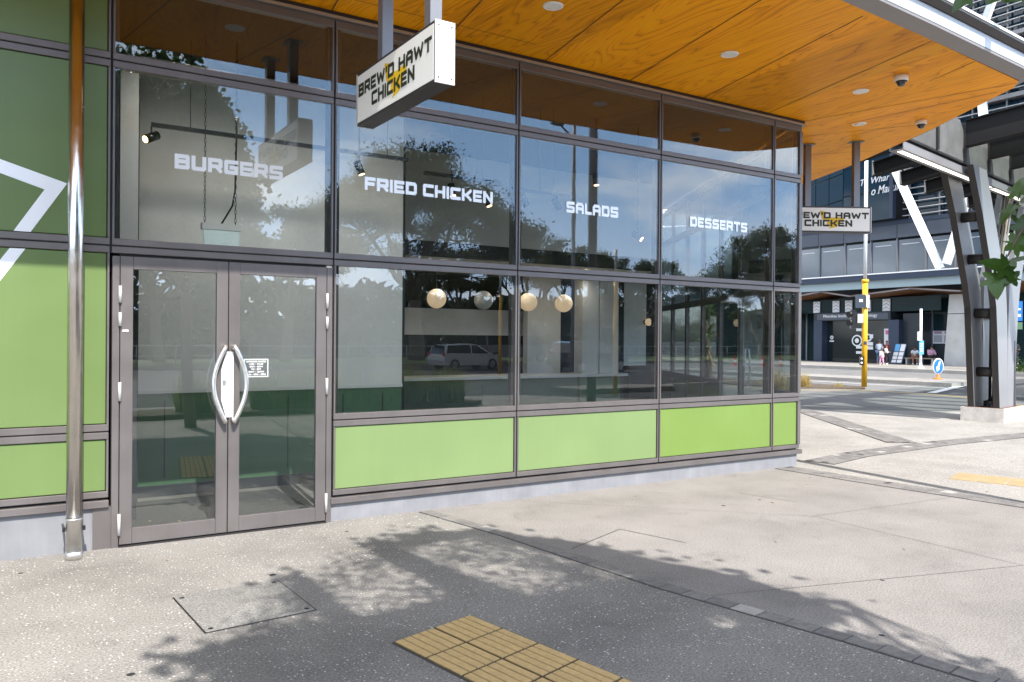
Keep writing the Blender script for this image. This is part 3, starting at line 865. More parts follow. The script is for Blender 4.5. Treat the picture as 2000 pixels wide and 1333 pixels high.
pl_ = MB(); pl_.prism([(-.985,-.010,1.40),(-.945,-.010,1.555),(-.885,-.010,1.555),(-.885,-.010,1.0),(-.945,-.010,1.0),(-.985,-.010,1.15)], (0,-.006,0))
pl_.build('lock_plate', 'white_paint', dl)
MB().box(-.977,-.024,1.275,-.948,-.0165,1.315).build('key_cylinder', 'steel_brushed', dl)
MB().box(-1.742,-.012,1.716,-1.70,-.0065,1.732).build('door_label', 'white_paint', dl)
# opening-hours transfer on the right leaf
st = MB()
x0, x1, z0, z1, yy = -.792, -.583, 1.335, 1.492, .0125
for a, b, c, d in ((x0,z0,x1,z0+.008),(x0,z1-.008,x1,z1),(x0,z0+.008,x0+.008,z1-.008),(x1-.008,z0+.008,x1,z1-.008)):
    st.quad((a,yy,b),(c,yy,b),(c,yy,d),(a,yy,d))
for i, (tx, w) in enumerate([('OPENING HOURS',.165),('MON - THUR',.12),('11AM - 9PM',.11),('FRI - SAT',.085),('11AM - 10PM',.13),('SUN - 11AM - 9PM',.165)]):
    merge(st, letters(tx, ((x0+x1)/2-w/2, yy, z1-.030-i*.0222), (1,0,0), (0,0,1), w, .014, .26, 12))
st.build('hours_notice', 'white_vinyl', dr)

# side glazing running back from the corner
sd = Vector((.5, .866025, 0)); sn = Vector((.866025, -.5, 0)); C0 = Vector((XC-.02, .02, 0))
def sp(t, z, off=0.0): return C0 + sd*t + sn*off + Vector((0,0,z))
def sbox(mb, t0, t1, z0, z1, o0, o1, mi=0):
    c = sp((t0+t1)/2, (z0+z1)/2, (o0+o1)/2)
    return mb.obox(c, sd*abs(t1-t0)/2, sn*abs(o1-o0)/2, Vector((0,0,abs(z1-z0)/2)), mi)
tt = [.07, 1.1, 2.25, 3.35, 4.45, 5.6, 6.8, 8.0]
for i, (t0, t1) in enumerate(zip(tt, tt[1:])):
    isd = i in (1, 2)
    f = MB()
    for z0, z1 in ((Z['mt0'],Z['mt1']),(Z['ut0'],Z['ut1']),(Z['hd0'],Z['hd1'])): sbox(f, t0+.002, t1-.002, z0, z1, -.075, .0)
    sbox(f, t0, t0+.05, .02, Z['mt0']-.001, -.07, -.002); sbox(f, t1-.05, t1, .02, Z['mt0']-.001, -.07, -.002)
    for za, zb in ((Z['mt1'],Z['ut0']),(Z['ut1'],Z['hd0'])):
        sbox(f, t0, t0+.04, za+.001, zb-.001, -.07, -.002); sbox(f, t1-.04, t1, za+.001, zb-.001, -.07, -.002)
    if isd:
        sbox(f, t0+.052, t1-.052, .02, .14, -.06, -.01)
    else:
        sbox(f, t0+.002, t1-.002, Z['st0'], Z['st1'], -.075, 0); sbox(f, t0+.002, t1-.002, Z['fl0'], Z['br1'], -.075, 0)
        p = MB(); sbox(p, t0+.051, t1-.051, Z['br1']+.002, Z['st0']-.002, -.04, -.012); p.build('spandrel_panel', 'green_lime', shop)
        p = MB(); sbox(p, t0, t1, -.12, Z['fl0']-.001, -.25, -.02); p.build('plinth', 'plinth_paint', shop)
    fo = f.build('side_frame', 'frame_taupe', shop)
    p = MB()
    sbox(p, t0+.03, t1-.03, (.13 if isd else Z['st1']), Z['mt0'], -.048, -.042)
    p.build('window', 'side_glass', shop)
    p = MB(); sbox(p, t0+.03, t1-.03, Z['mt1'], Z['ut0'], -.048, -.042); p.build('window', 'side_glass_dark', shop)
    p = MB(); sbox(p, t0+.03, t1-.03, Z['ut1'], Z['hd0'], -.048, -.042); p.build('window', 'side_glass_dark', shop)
    if isd:
        hp = MB(); tq = t1-.09 if i == 1 else t0+.09
        hp.tube([sp(tq,.95,0)+sn*-.002, sp(tq,.96,.06), sp(tq + (-.05 if i == 1 else .05),1.25,.07), sp(tq,1.54,.06), sp(tq,1.55,-.002)], .015, 10)
        hp.build('side_door_handle', 'steel_brushed', fo)

# canopy: plywood ceiling, metal edge, gutter
edge = [(-12.0,-2.47),(3.95,-2.43),(5.39,-2.35),(7.70,-2.19),(7.92,-2.03),(9.04,-.36),(9.78,.96),(10.27,1.83),(10.92,3.28),(12.8,7.0)]
ZF, SLOPE = 4.645, .075
def soff_z(x, y):
    return ZF + SLOPE*max(-y, (x-6.544)*.866-(y-.02)*.5, 0)
ZS = soff_z(0, -2.40)
inner = [(-12.0,.04),(3.87,.04),(5.29,.04),(6.56,.04),(6.60,.06),(7.0,.80),(7.65,1.9),(8.2,2.85),(9.0,4.2),(10.6,7.0)]
can = MB()
for i in range(len(edge)-1):
    q_ = [(*edge[i], soff_z(*edge[i])), (*edge[i+1], soff_z(*edge[i+1])), (*inner[i+1], ZF), (*inner[i], ZF)]
    can.add(q_, [(3,2,1,0)]); can.add([(p[0],p[1],p[2]+.03) for p in q_], [(0,1,2,3)])
soff = can.build('canopy_ceiling', 'plywood', shop)
gr = MB()
def groove(a, b, w=.010, lift=.0035):
    a = Vector((*a, soff_z(*a)-lift)); b = Vector((*b, soff_z(*b)-lift)); d = (b-a).normalized(); n_ = Vector((-d.y, d.x, 0)).normalized()*w/2
    gr.quad(a-n_, a+n_, b+n_, b-n_)
for k in range(-9, 6):
    x = -.04 + 1.180*k
    x1_ = x - .105*2.40
    groove((x, -.01), (x1_, -2.42 if x1_ < 3.9 else -2.33))
groove((6.98,-.43), (6.58,-2.26)); groove((6.58,-.02), (7.74,-2.14))
groove((7.05,.85), (8.70,-.62)); groove((7.7,1.9), (9.55,.86)); groove((8.3,3.0), (10.2,2.1)); groove((9.1,4.3), (11.0,3.8)); groove((7.35,-.12), (7.90,-1.85))
groove((-12,-.30), (2.0,-.30), .006)
gr.build('ceiling_joint', 'dark_groove', soff)
def offs(pl, d):
    out = []
    P_ = [Vector((x, y)) for x, y in pl]
    for i, p in enumerate(P_):
        a = P_[max(i-1,0)]; b = P_[min(i+1, len(P_)-1)]
        def nrm(u, v):
            q = (v-u).normalized(); return Vector((q.y, -q.x))
        if i == 0: n_ = nrm(p, b)
        elif i == len(P_)-1: n_ = nrm(a, p)
        else:
            n1, n2 = nrm(a, p), nrm(p, b); n_ = (n1+n2); n_ = n_/max(.3, n_.dot(n1))
        out.append((p.x+n_.x*d, p.y+n_.y*d))
    return out
def rim(name, sec, mat):
    """section (offset outward, height) swept round the canopy edge"""
    mb = MB(); k = len(sec); rows = []
    for i, (d, z) in enumerate(sec): rows.append([(*p, z) for p in offs(edge, d)])
    n = len(edge)
    for i in range(n-1):
        for j in range(k):
            j2 = (j+1) % k
            mb.add([rows[j][i], rows[j][i+1], rows[j2][i+1], rows[j2][i]], [(3,2,1,0)])
    mb.add([rows[j][0] for j in range(k)], [tuple(range(k))]); mb.add([rows[j][n-1] for j in range(k)], [tuple(range(k-1,-1,-1))])
    return mb.build(name, mat, shop)
rim('canopy_lip', [(.003, ZS-.006),(.125, ZS+.062),(.125, ZS+.09),(.003, ZS+.03)], 'lip_metal')
rim('canopy_fascia', [(.10, ZS+.092),(.130, ZS+.092),(.130, ZS+.235),(.10, ZS+.235)], 'fascia_metal')
rim('canopy_gutter', [(.05, ZS+.237),(.150, ZS+.237),(.215, ZS+.275),(.215, ZS+.300),(.05, ZS+.300)], 'gutter_dark')
rim('canopy_cap', [(.02, ZS+.302),(.222, ZS+.302),(.222, ZS+.330),(.02, ZS+.330)], 'white_paint')
MB().prism([(x, y, ZS+.335) for x, y in offs(edge, .05) + [(12.4,9.2),(-12,9.2)]], (0,0,.08)).build('roof', 'gutter_dark', shop)

# interior shell
MB().prism([(-6.0,.10,.012),(6.52,.10,.012),(11.2,8.2,.012),(11.2,9.0,.012),(-6.0,9.0,.012)], (0,0,-.05)).build('interior_floor', 'int_floor', shop)
MB().box(-1.75,.13,.014,.0,1.75,.022).build('entrance_mat', 'mat_grey', shop)
MB().prism([(-6.0,.092,4.612),(6.50,.092,4.612),(11.0,8.2,4.612),(11.0,9.0,4.612),(-6.0,9.0,4.612)], (0,0,.03)).build('interior_ceiling', 'int_ceiling', shop)
w = MB(); w.box(-1.385,1.97,1.125,1.60,2.15,4.555); w.build('interior_wall', 'int_wall', shop)
w = MB(); w.box(-1.385,1.975,.13,1.60,2.15,1.085)
for x in (-1.1, -.45, .2, .85, 1.35): w.box(x-.006, 1.971, .20, x+.006, 1.976, 1.02, 1)
w.build('wainscot', ['int_green','int_dark'], shop)
MB().box(-1.39,1.958,1.0855,1.605,2.155,1.1245).build('dado_rail', 'dado_white', shop)
MB().box(-1.39,1.965,.013,1.605,2.155,.1295).build('skirting', 'int_dark', shop)
MB().box(-1.50,1.70,.013,-1.392,2.14,4.555).build('interior_column', 'int_dark', shop)
MB().box(-1.66,.9,2.30,-1.51,2.14,4.15).build('interior_wall', 'int_light', shop)
MB().box(-1.66,.9,.013,-1.51,2.14,2.299).build('interior_wall', 'int_dark', shop)
MB().box(-6.0,.30,.013,-1.83,.42,4.555).build('interior_wall', 'int_dark', shop)
MB().box(-6.2,.10,.0,-6.0,9.0,4.6).build('interior_wall', 'int_dark', shop)
MB().box(-6.2,9.0,.0,11.4,9.2,4.6).build('interior_wall', 'int_dark', shop)
MB().box(1.62,2.2,.013,1.74,2.6,4.555).build('interior_column', 'int_dark', shop)
MB().box(1.60,6.0,.013,6.3,6.15,1.74).build('interior_wall', 'int_dark', shop)
MB().box(1.60,6.0,1.741,6.3,6.15,2.22).build('interior_wall', 'int_wall', shop)
MB().box(1.60,6.6,2.0,6.3,6.75,2.9).build('interior_wall', 'int_dark', shop)
MB().box(1.76,4.2,2.955,7.9,8.9,3.10).build('dropped_ceiling', 'int_light', shop)
MB().box(1.75,4.12,2.95,7.92,4.195,3.18).build('bulkhead', 'int_dark', shop)
MB().box(1.76,4.12,3.181,7.9,4.19,4.555).build('interior_wall', 'int_wall', shop)
MB().box(5.67,5.3,1.02,6.42,5.45,2.95).build('interior_wall', 'int_light', shop)
MB().box(6.52,4.75,.013,6.90,5.0,2.95).build('interior_column', 'dado_white', shop)
MB().box(6.93,4.75,.013,7.38,5.05,2.95).build('interior_column', 'int_wall', shop)
MB().box(7.44,4.9,.013,7.64,5.15,4.5).build('interior_column', 'int_dark', shop)
MB().box(7.66,5.0,1.17,8.30,5.12,3.6).build('interior_wall', 'int_light', shop)
MB().box(8.12,5.3,.013,8.9,5.5,4.5).build('interior_wall', 'int_dark', shop)

# ================================================================== THINGS FIXED TO THE SHOP
# service counter inside
ct = thing('service_counter', 'pale-topped service counter with green panelled front behind the glass', 'counter', (4.6,4.9,.012))
c = MB(); c.box(2.2,4.6,.013,6.3,5.15,1.0)
for x in (2.7,3.5,4.3,5.1,5.7): c.box(x-.006,4.594,.2,x+.006,4.599,.9,1)
c.build('counter_front', ['counter_green','int_green'], ct)
MB().bbox(2.1,4.48,1.0005,7.4,5.2,1.05,.004).build('counter_top', 'counter_top', ct)
MB().box(6.35,4.6,.013,7.3,5.12,1.0).build('counter_end', 'int_green', ct)
# pendants
def pendant(x, label, mat, first=None):
    y = 3.0 if False else 4.75
    s = 11.82/10.07
    X = -2.597 + (x+2.597)*s
    t = thing('globe_pendant', label, 'pendant lamp', (X,y,2.955), 'globe pendants over the counter')
    MB().ball((X,y,2.33), .162, 20).build('globe', mat, t)
    MB().cyl((X,y,2.485), (X,y,2.95), .008, 8).build('cord', 'black_plastic', t)
    MB().cyl((X,y,2.915), (X,y,2.952), .075, 16).build('ceiling_cup', 'black_plastic', t)
    return t
pendant(2.60, 'lit globe pendant behind the glass, furthest left of the four', 'globe_warm')
pendant(3.36, 'unlit grey globe pendant behind the glass', 'globe_off')
pendant(4.14, 'lit globe pendant cut off by the window joint', 'globe_warm')
pendant(4.80, 'lit globe pendant on a long dark rod, furthest right of the four', 'globe_warm')
# ceiling tracks and spot heads
def track(x0, x1, y, z, label):
    t = thing('lighting_track', label, 'lighting track', ((x0+x1)/2,y,z), 'black lighting tracks inside the shop')
    MB().box(x0,y-.018,z-.02,x1,y+.018,z+.02).build('rail', 'black_plastic', t)
    for x in (x0+.35, x1-.25): MB().cyl((x,y,z+.02),(x,y,4.555),.004,6).build('hanger', 'black_plastic', t)
track(-1.36, 1.3, 1.2, 3.68, 'black lighting track crossing the BURGERS window')
track(1.50, 2.52, 1.2, 3.56, 'short black lighting track behind the FRIED CHICKEN window')
track(2.75, 3.55, 1.2, 3.50, 'black lighting track behind the SALADS window')
def spot(x, z, aim, label, y=1.2, zt=None):
    t = thing('track_spotlight', label, 'spotlight', (x,y,z+.09), 'black track spotlights inside the shop')
    c0 = Vector((x,y,z)); a = Vector(aim).normalized()
    MB().tube([c0-a*.075, c0+a*.075], .042, 18).build('lamp_can', 'black_plastic', t)
    MB().lathe(c0, [(0,.076),(.034,.076)], 18, 0, a).build('lamp_face', 'spot_glow', t)
    MB().cyl(c0, (x,y,(zt or z+.10)), .009, 8).build('stem', 'black_plastic', t)
    ld = bpy.data.lights.new('spot_beam', 'SPOT'); ld.energy = 10; ld.color = (1,.72,.45); ld.spot_size = math.radians(60); ld.spot_blend = .6; ld.shadow_soft_size = .03
    lo = bpy.data.objects.new('spot_beam', ld); col.objects.link(lo); lo.parent = t
    lo.location = (c0 + a*.09) - t.location; lo.rotation_euler = a.to_track_quat('-Z','Y').to_euler()
    return t
spot(-1.36, 3.56, (-.75,-.45,-.45), 'lit black spotlight above the word BURGERS, pointing left', zt=3.66)
spot(.72, 3.52, (.3,-.2,-.9), 'black spotlight beside the F of FRIED', zt=4.55)
spot(1.86, 3.40, (0,-.35,-.9), 'lit spotlight glowing behind the C of CHICKEN', zt=3.55)
spot(2.34, 3.33, (.2,-.3,-.9), 'lit spotlight glowing behind the last N of CHICKEN', zt=3.55)
spot(2.86, 3.38, (.5,.1,-.6), 'black spotlight by the left edge of the SALADS window', zt=3.49)
spot(3.36, 3.38, (.5,.1,-.6), 'black spotlight above and left of the word SALADS', zt=3.49)
spot(3.98, 3.76, (.0,-.2,-1), 'lit spotlight hanging high in the SALADS window', zt=4.55)
spot(4.70, 3.08, (.3,-.6,-.5), 'lit spotlight low beside the tree reflection near DESSERTS', zt=4.55)
def ceiling_light(x, y, z, lb, watts, spread=140):
    t = thing('interior_downlight', lb, 'downlight', (x,y,z), 'lit downlights inside the shop')
    MB().lathe((x,y,z-.012), [(.045,.008),(.05,0),(.062,.002),(.064,.011)], 20).build('bezel', 'lamp_white', t)
    MB().disc((x,y,z-.006), .046, (0,0,-1), 20).build('lamp_face', 'spot_glow', t)
    ld = bpy.data.lights.new('downlight_beam', 'SPOT'); ld.energy = watts; ld.color = (1,.90,.78); ld.spot_size = math.radians(spread); ld.spot_blend = .8; ld.shadow_soft_size = .06
    lo = bpy.data.objects.new('downlight_beam', ld); col.objects.link(lo); lo.parent = t; lo.location = (0,0,-.03)
for i, (x, y) in enumerate([(2.6,4.6),(3.55,4.6),(4.9,4.6),(6.4,4.5)]):
    ceiling_light(x, y, 2.955, ['lit downlight in the lowered ceiling left of the first globe','lit downlight in the lowered ceiling between two globes','lit downlight in the lowered ceiling past the window joint','lit downlight in the lowered ceiling by the white column'][i], 11)
def fill_lamp(x, y, lb, watts):  # fill lamps added to brighten the inner walls, out of the camera's sight
    t = thing('added_fill_lamp', lb, 'spotlight', (x,y,4.612), 'added fill lamps hidden along the head of the shopfront')
    MB().box(x-.12,y-.03,4.572,x+.12,y+.03,4.611).build('housing', 'black_plastic', t)
    MB().box(x-.10,y-.015,4.5705,x+.10,y+.015,4.5715).build('lamp_face', 'spot_glow', t)
    ld = bpy.data.lights.new('fill_beam', 'SPOT'); ld.energy = watts; ld.color = (1,.93,.84); ld.spot_size = math.radians(105); ld.spot_blend = 1.0; ld.shadow_soft_size = .22
    lo = bpy.data.objects.new('fill_beam', ld); col.objects.link(lo); lo.parent = t; lo.location = (0,.0,-.065)
    lo.rotation_euler = Vector((0,.50,-.86)).to_track_quat('-Z','Y').to_euler()
for x, w_, lb in [(-.95,290,'added fill lamp hidden behind the head frame over the left door'),(.10,290,'added fill lamp hidden behind the head frame by the FRIED lettering'),(1.1,270,'added fill lamp hidden behind the head frame over the first long window'),(3.0,130,'added fill lamp hidden behind the head frame over the SALADS window'),(4.9,130,'added fill lamp hidden behind the head frame over the DESSERTS window')]:
    fill_lamp(x, .125, lb, w_*.27)
# hanging light box on chains
hb = thing('hanging_light_box', 'pale aqua light box hanging on two chains under the word BURGERS', 'light box', (-.765,1.0,4.55))
b = MB(); b.prism([(-.93,.96,2.70),(-.60,.96,2.70),(-.61,.96,2.42),(-.92,.96,2.42)], (0,.07,0)); b.build('box_body', 'aqua_box', hb)
MB().box(-.945,.955,2.705,-.585,1.035,2.765).build('box_cap', 'dado_white', hb)
for x in (-.915, -.63):
    ch = MB()
    for k in range(44):
        z = 2.77 + k*.041
        a = Vector((.009,0,0)) if k % 2 else Vector((0,.009,0))
        pts = [Vector((x,1.0,z)) + a*math.cos(q*PI/4)*1 + Vector((0,0,.024*math.sin(q*PI/4))) for q in range(9)]
        ch.tube(pts, .0028, 5, cap=False)
    ch.build('chain', 'black_plastic', hb)
MB().tube([(-.76,1.0,2.77),(-.72,1.0,2.84),(-.66,1.0,2.95),(-.635,1.0,3.1),(-.625,1.0,3.6),(-.625,1.0,4.55)], .009, 8).build('cable', 'black_plastic', hb)
sc_ = thing('wall_sconce', 'small round wall lamp on the pale inner wall', 'wall lamp', (8.29,4.94,2.03))
MB().ball((8.30,4.93,2.03), .075, 14).build('globe', 'globe_warm', sc_); MB().cyl((8.27,4.999,2.03),(8.27,4.96,2.03),.05,14).build('base', 'black_plastic', sc_)

# downlights and dome cameras under the canopy
DL = [(1.68,-1.05,'round white downlight in the canopy ceiling, nearest the hanging sign'),
      (3.97,-1.07,'round white downlight in the middle of the canopy ceiling'),
      (6.26,-1.07,'round white downlight below and left of the larger dome camera'),
      (7.54,-.18,'small round white downlight past the corner of the glazing'),
      (-.62,-1.08,'round white downlight above the doors, seen only as a reflection')]
d0 = None
for x, y, lb in DL:
    ZL = soff_z(x, y) + .004
    if d0 is None:
        d0 = thing('downlight', lb, 'downlight', (x,y,ZL), 'white downlights in the canopy ceiling')
        MB().lathe((x,y,ZL-.014), [(.070,.006),(.078,.0),(.092,.002),(.096,.013)], 32).build('bezel', 'lamp_white', d0)
        MB().disc((x,y,ZL-.007), .071, (0,0,-1), 32).build('lens', 'lens_frost', d0)
    else:
        dup(d0, (x,y,ZL), 0, None, lb)
def domecam(x, y, lb, s=1.0):
    ZL = soff_z(x, y) + .003
    t = thing('dome_camera', lb, 'security camera', (x,y,ZL), 'dome cameras under the canopy')
    MB().lathe((x,y,ZL), [(.0,-.0005),(.070*s,-.0005),(.073*s,-.03*s),(.072*s,-.058*s),(.062*s,-.066*s),(.0,-.066*s)], 28).build('housing', 'lamp_white', t)
    MB().lathe((x,y,ZL-.066*s), [(.060*s,0),(.058*s,-.012*s),(.050*s,-.014*s)], 28).build('collar', 'black_plastic', t)
    MB().lathe((x,y,ZL-.078*s), [(.048*s,.002)] + [(.048*s*math.cos(q*PI/16), -.048*s*math.sin(q*PI/16)) for q in range(9)], 24).build('dome', 'cam_dome', t)
domecam(6.23, -1.61, 'white dome camera with a black eye, nearer the canopy edge', 1.05)
domecam(8.30, -.63, 'small white dome camera by the angled end of the canopy', 1.0)

# the two hanging signs
def sign(origin, along, face, L, H, T, label, posts, panel_gap=.022):
    """origin: lower start corner of the face; along: reading direction; face: outward normal of the lettered face"""
    o_ = Vector(origin); a = Vector(along).normalized(); n_ = Vector(face).normalized(); up = Vector((0,0,1))
    t = thing('hanging_sign', label, 'sign', o_ + a*L/2 - n_*T/2 + up*(ZS-o_.z), 'hanging light box signs under the canopy')
    ctr = o_ + a*L/2 - n_*T/2 + up*H/2
    c = MB(); c.obox(ctr, a*(L/2-.014), n_*(T/2-.004), up*(H/2)); c.build('casing', 'sign_edge', t)
    for e in (-1, 1):
        cp = MB(); ce = ctr + a*e*(L/2-.007)
        cp.obox(ce, a*.0065, n_*(T/2+.001), up*(H/2+.001))
        for du in (-1, 1):
            for dn in (-1, 1):
                cp.obox(ce + a*e*.0075 + up*du*(H/2-.035) + n_*dn*(T/2-.025), a*.0015, n_*.005, up*.005, 1)
        cp.build('end_cap', ['sign_metal','gutter_dark'], t)
    for sgn in (1, -1):
        fc = MB(); cc = ctr + n_*sgn*(T/2-.001); fc.obox(cc, a*(L/2-.028), n_*.002, up*(H/2-panel_gap))
        face_o = fc.build('face_panel', 'cream_face', t)
        aa = a*sgn if sgn == 1 else -a
        base = cc + n_*sgn*.0035 - aa*L/2 - up*H/2
        em = MB(); q = lambda u, v: base - n_*sgn*.0008 + aa*(u*L) + up*((1-v)*H)
        em.prism([q(*p) for p in [(.405,.155),(.485,.225),(.455,.40),(.585,.43),(.58,.40),(.695,.43),(.665,.56),(.62,.66),(.60,.80),(.50,.865),(.53,.78),(.47,.74),(.50,.56),(.43,.50)]], n_*sgn*.0004)
        em.build('emblem', 'yellow_vinyl', face_o)
        tx = letters("BREW'D HAWT", q(.036,.47)+n_*sgn*.0016, aa, up, .93*L, .245*H, .25)
        merge(tx, letters("CHICKEN", q(.23,.775)+n_*sgn*.0016, aa, up, .547*L, .255*H, .25))
        tx.build('lettering', 'ink_green', face_o)
    for (u, w_) in posts:
        p = MB(); pc = o_ + a*u*L - n_*T/2
        zc = soff_z(pc.x, pc.y)
        p.obox(Vector((pc.x,pc.y,(o_.z+H+zc)/2)), a*.045, n_*.045, up*((zc-o_.z-H)/2-.0005))
        p.obox(Vector((pc.x,pc.y,zc-.012)), a*.10, n_*.08, up*.004)
        p.build('post', 'post_grey', t)
    return t
sign((-.09,-.75,3.425), (0,-1,0), (-1,0,0), 1.42, .425, .15, 'cream sign with dark letters on yellow mark, hung above the shop doors', [(.29,1),(.87,1)])
s2o = Vector((8.70,.38,3.345)) - Vector((.866,-.5,0))*1.36
sign(s2o, (.866,-.5,0), (-.5,-.866,0), 1.36, .395, .15, 'cream sign half hidden behind the far glazed corner', [(.28,1),(.84,1)])

# stainless downpipe
dp = thing('downpipe', 'polished steel downpipe standing against the green panels', 'downpipe', (-2.088,-.20,0))
MB().tube([(-2.088,-.20,.30),(-2.088,-.20,4.66)], .0535, 28).build('pipe', 'chrome', dp)
MB().lathe((-2.088,-.20,.055), [(.054,0),(.0558,.0),(.0558,.245),(.059,.247),(.059,.258),(.054,.26)], 24).build('sleeve', 'steel_brushed', dp)
MB().lathe((-2.088,-.20,.004), [(.0,0),(.060,0),(.060,.058),(.056,.061)], 24).build('foot', 'steel_brushed', dp)
b = MB(); b.box(-2.165,-.205,.215,-2.145,-.17,.245); b.box(-2.031,-.205,.215,-2.011,-.17,.245); b.tube([(-2.15,-.18,.23),(-2.15,.01,.23)], .008, 6); b.tube([(-2.026,-.18,.23),(-2.026,.01,.23)], .008, 6)
b.build('bracket', 'black_plastic', dp)

# pavement furniture at the front: inspection covers and tactile slabs
def cover(name, pts, lbl, fill, lid_mat):
    P_ = [Vector((*p, 0)) for p in pts]; c = sum(P_, Vector())/4
    t = thing(name, lbl, 'inspection cover', c)
    fr = MB()
    def ins(k): return [p + (c-p).normalized()*k for p in P_]
    a, b = ins(0), ins(.013)
    for i in range(4):
        fr.quad(a[i]+Vector((0,0,.0085)), a[(i+1) % 4]+Vector((0,0,.0085)), b[(i+1) % 4]+Vector((0,0,.0085)), b[i]+Vector((0,0,.0085)))
    fr.build('frame_gap', 'dark_groove', t)
    l_ = MB(); l_.prism([p+Vector((0,0,.011)) for p in b], (0,0,-.006)); l_.build('lid', lid_mat, t)
    for p in ins(.07):
        MB().disc(p+Vector((0,0,.0125)), .016, (0,0,1), 14).build('lifting_hole', 'dark_groove', t)
cover('inspection_cover', [(-1.59,-2.31),(-.92,-2.26),(-.94,-1.52),(-1.63,-1.55)], 'square inspection cover filled with aggregate in front of the doors', True, 'lid_concrete')
tp = thing('tactile_paving', 'tan ribbed tactile slabs set in the dark footpath in the foreground', 'tactile paving', (-.3,-3.4,0))
e1 = Vector((.964,.266,0)); e2 = Vector((.165,-.986,0)); o_ = Vector((-.742,-2.99,.004))
for r in range(6):
    for cc in range(2):
        b0 = o_ + e1*(.3*cc+.003) + e2*(.3*r+.003); s_ = .294
        sl = MB(); ctr = b0 + (e1+e2)*s_/2; s_ = .286
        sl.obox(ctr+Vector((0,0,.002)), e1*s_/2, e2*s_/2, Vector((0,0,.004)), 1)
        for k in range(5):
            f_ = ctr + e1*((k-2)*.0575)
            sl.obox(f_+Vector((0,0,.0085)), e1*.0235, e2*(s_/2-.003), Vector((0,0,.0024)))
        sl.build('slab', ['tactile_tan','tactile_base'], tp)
gb_ = MB(); gb_.obox(o_+e1*.3+e2*.9+Vector((0,0,.0008)), e1*.308, e2*.908, Vector((0,0,.001))); gb_.build('joint_bed', 'grout', tp)
tp2 = thing('tactile_paving', 'pale yellow tactile slabs set in the sunlit plaza past the corner', 'tactile paving', (7.8,-2.1,0))
e1b = Vector((.30,-.954,0)); e2b = Vector((.954,.30,0)); o2 = Vector((7.28,-1.62,0))
for r in range(5):
    for cc in range(2):
        ctr = o2 + e1b*(.3*r+.15) + e2b*(.3*cc+.15)
        sl = MB(); sl.obox(ctr+Vector((0,0,.004)), e1b*.142, e2b*.142, Vector((0,0,.004)))
        for k in range(4): sl.obox(ctr+e2b*(k-1.5)*.07+Vector((0,0,.009)), e2b*.018, e1b*.135, Vector((0,0,.002)))
        sl.build('slab', 'tactile_yellow', tp2)
# dropped leaves, behind the doors and on the paving
rl = random.Random(5)
def fallen(x, y, z, lab):
    mb = MB(); a = rl.uniform(0, 6.28); s_ = rl.uniform(.018,.032)
    d = Vector((math.cos(a), math.sin(a), 0)); n_ = Vector((-d.y, d.x, 0))
    c = Vector((x, y, z))
    mb.add([c-d*s_, c+n_*s_*.45+Vector((0,0,.006)), c+d*s_, c-n_*s_*.45+Vector((0,0,.006))], [(0,3,2,1),(0,1,2,3)][:1])
    o = mb.build('fallen_leaf', 'yucca_dead'); tag(o, lab, 'leaf', 'small dry leaves lying on the ground')
for x, y in [(-1.3,.5),(-1.2,.62),(-1.42,.75),(-.62,.42),(-.86,.66),(-1.05,.4),(-.55,.3)]: fallen(x, y, .026, 'small dry leaf on the mat behind the glass doors')
for x, y in [(2.6,-.9),(3.2,-.5),(4.2,-1.5),(3.6,-3.3),(-1.5,-.6),(-.2,-1.1),(5.4,-1.0),(2.9,-2.6)]: fallen(x, y, .008, 'small dry leaf on the open concrete footpath')

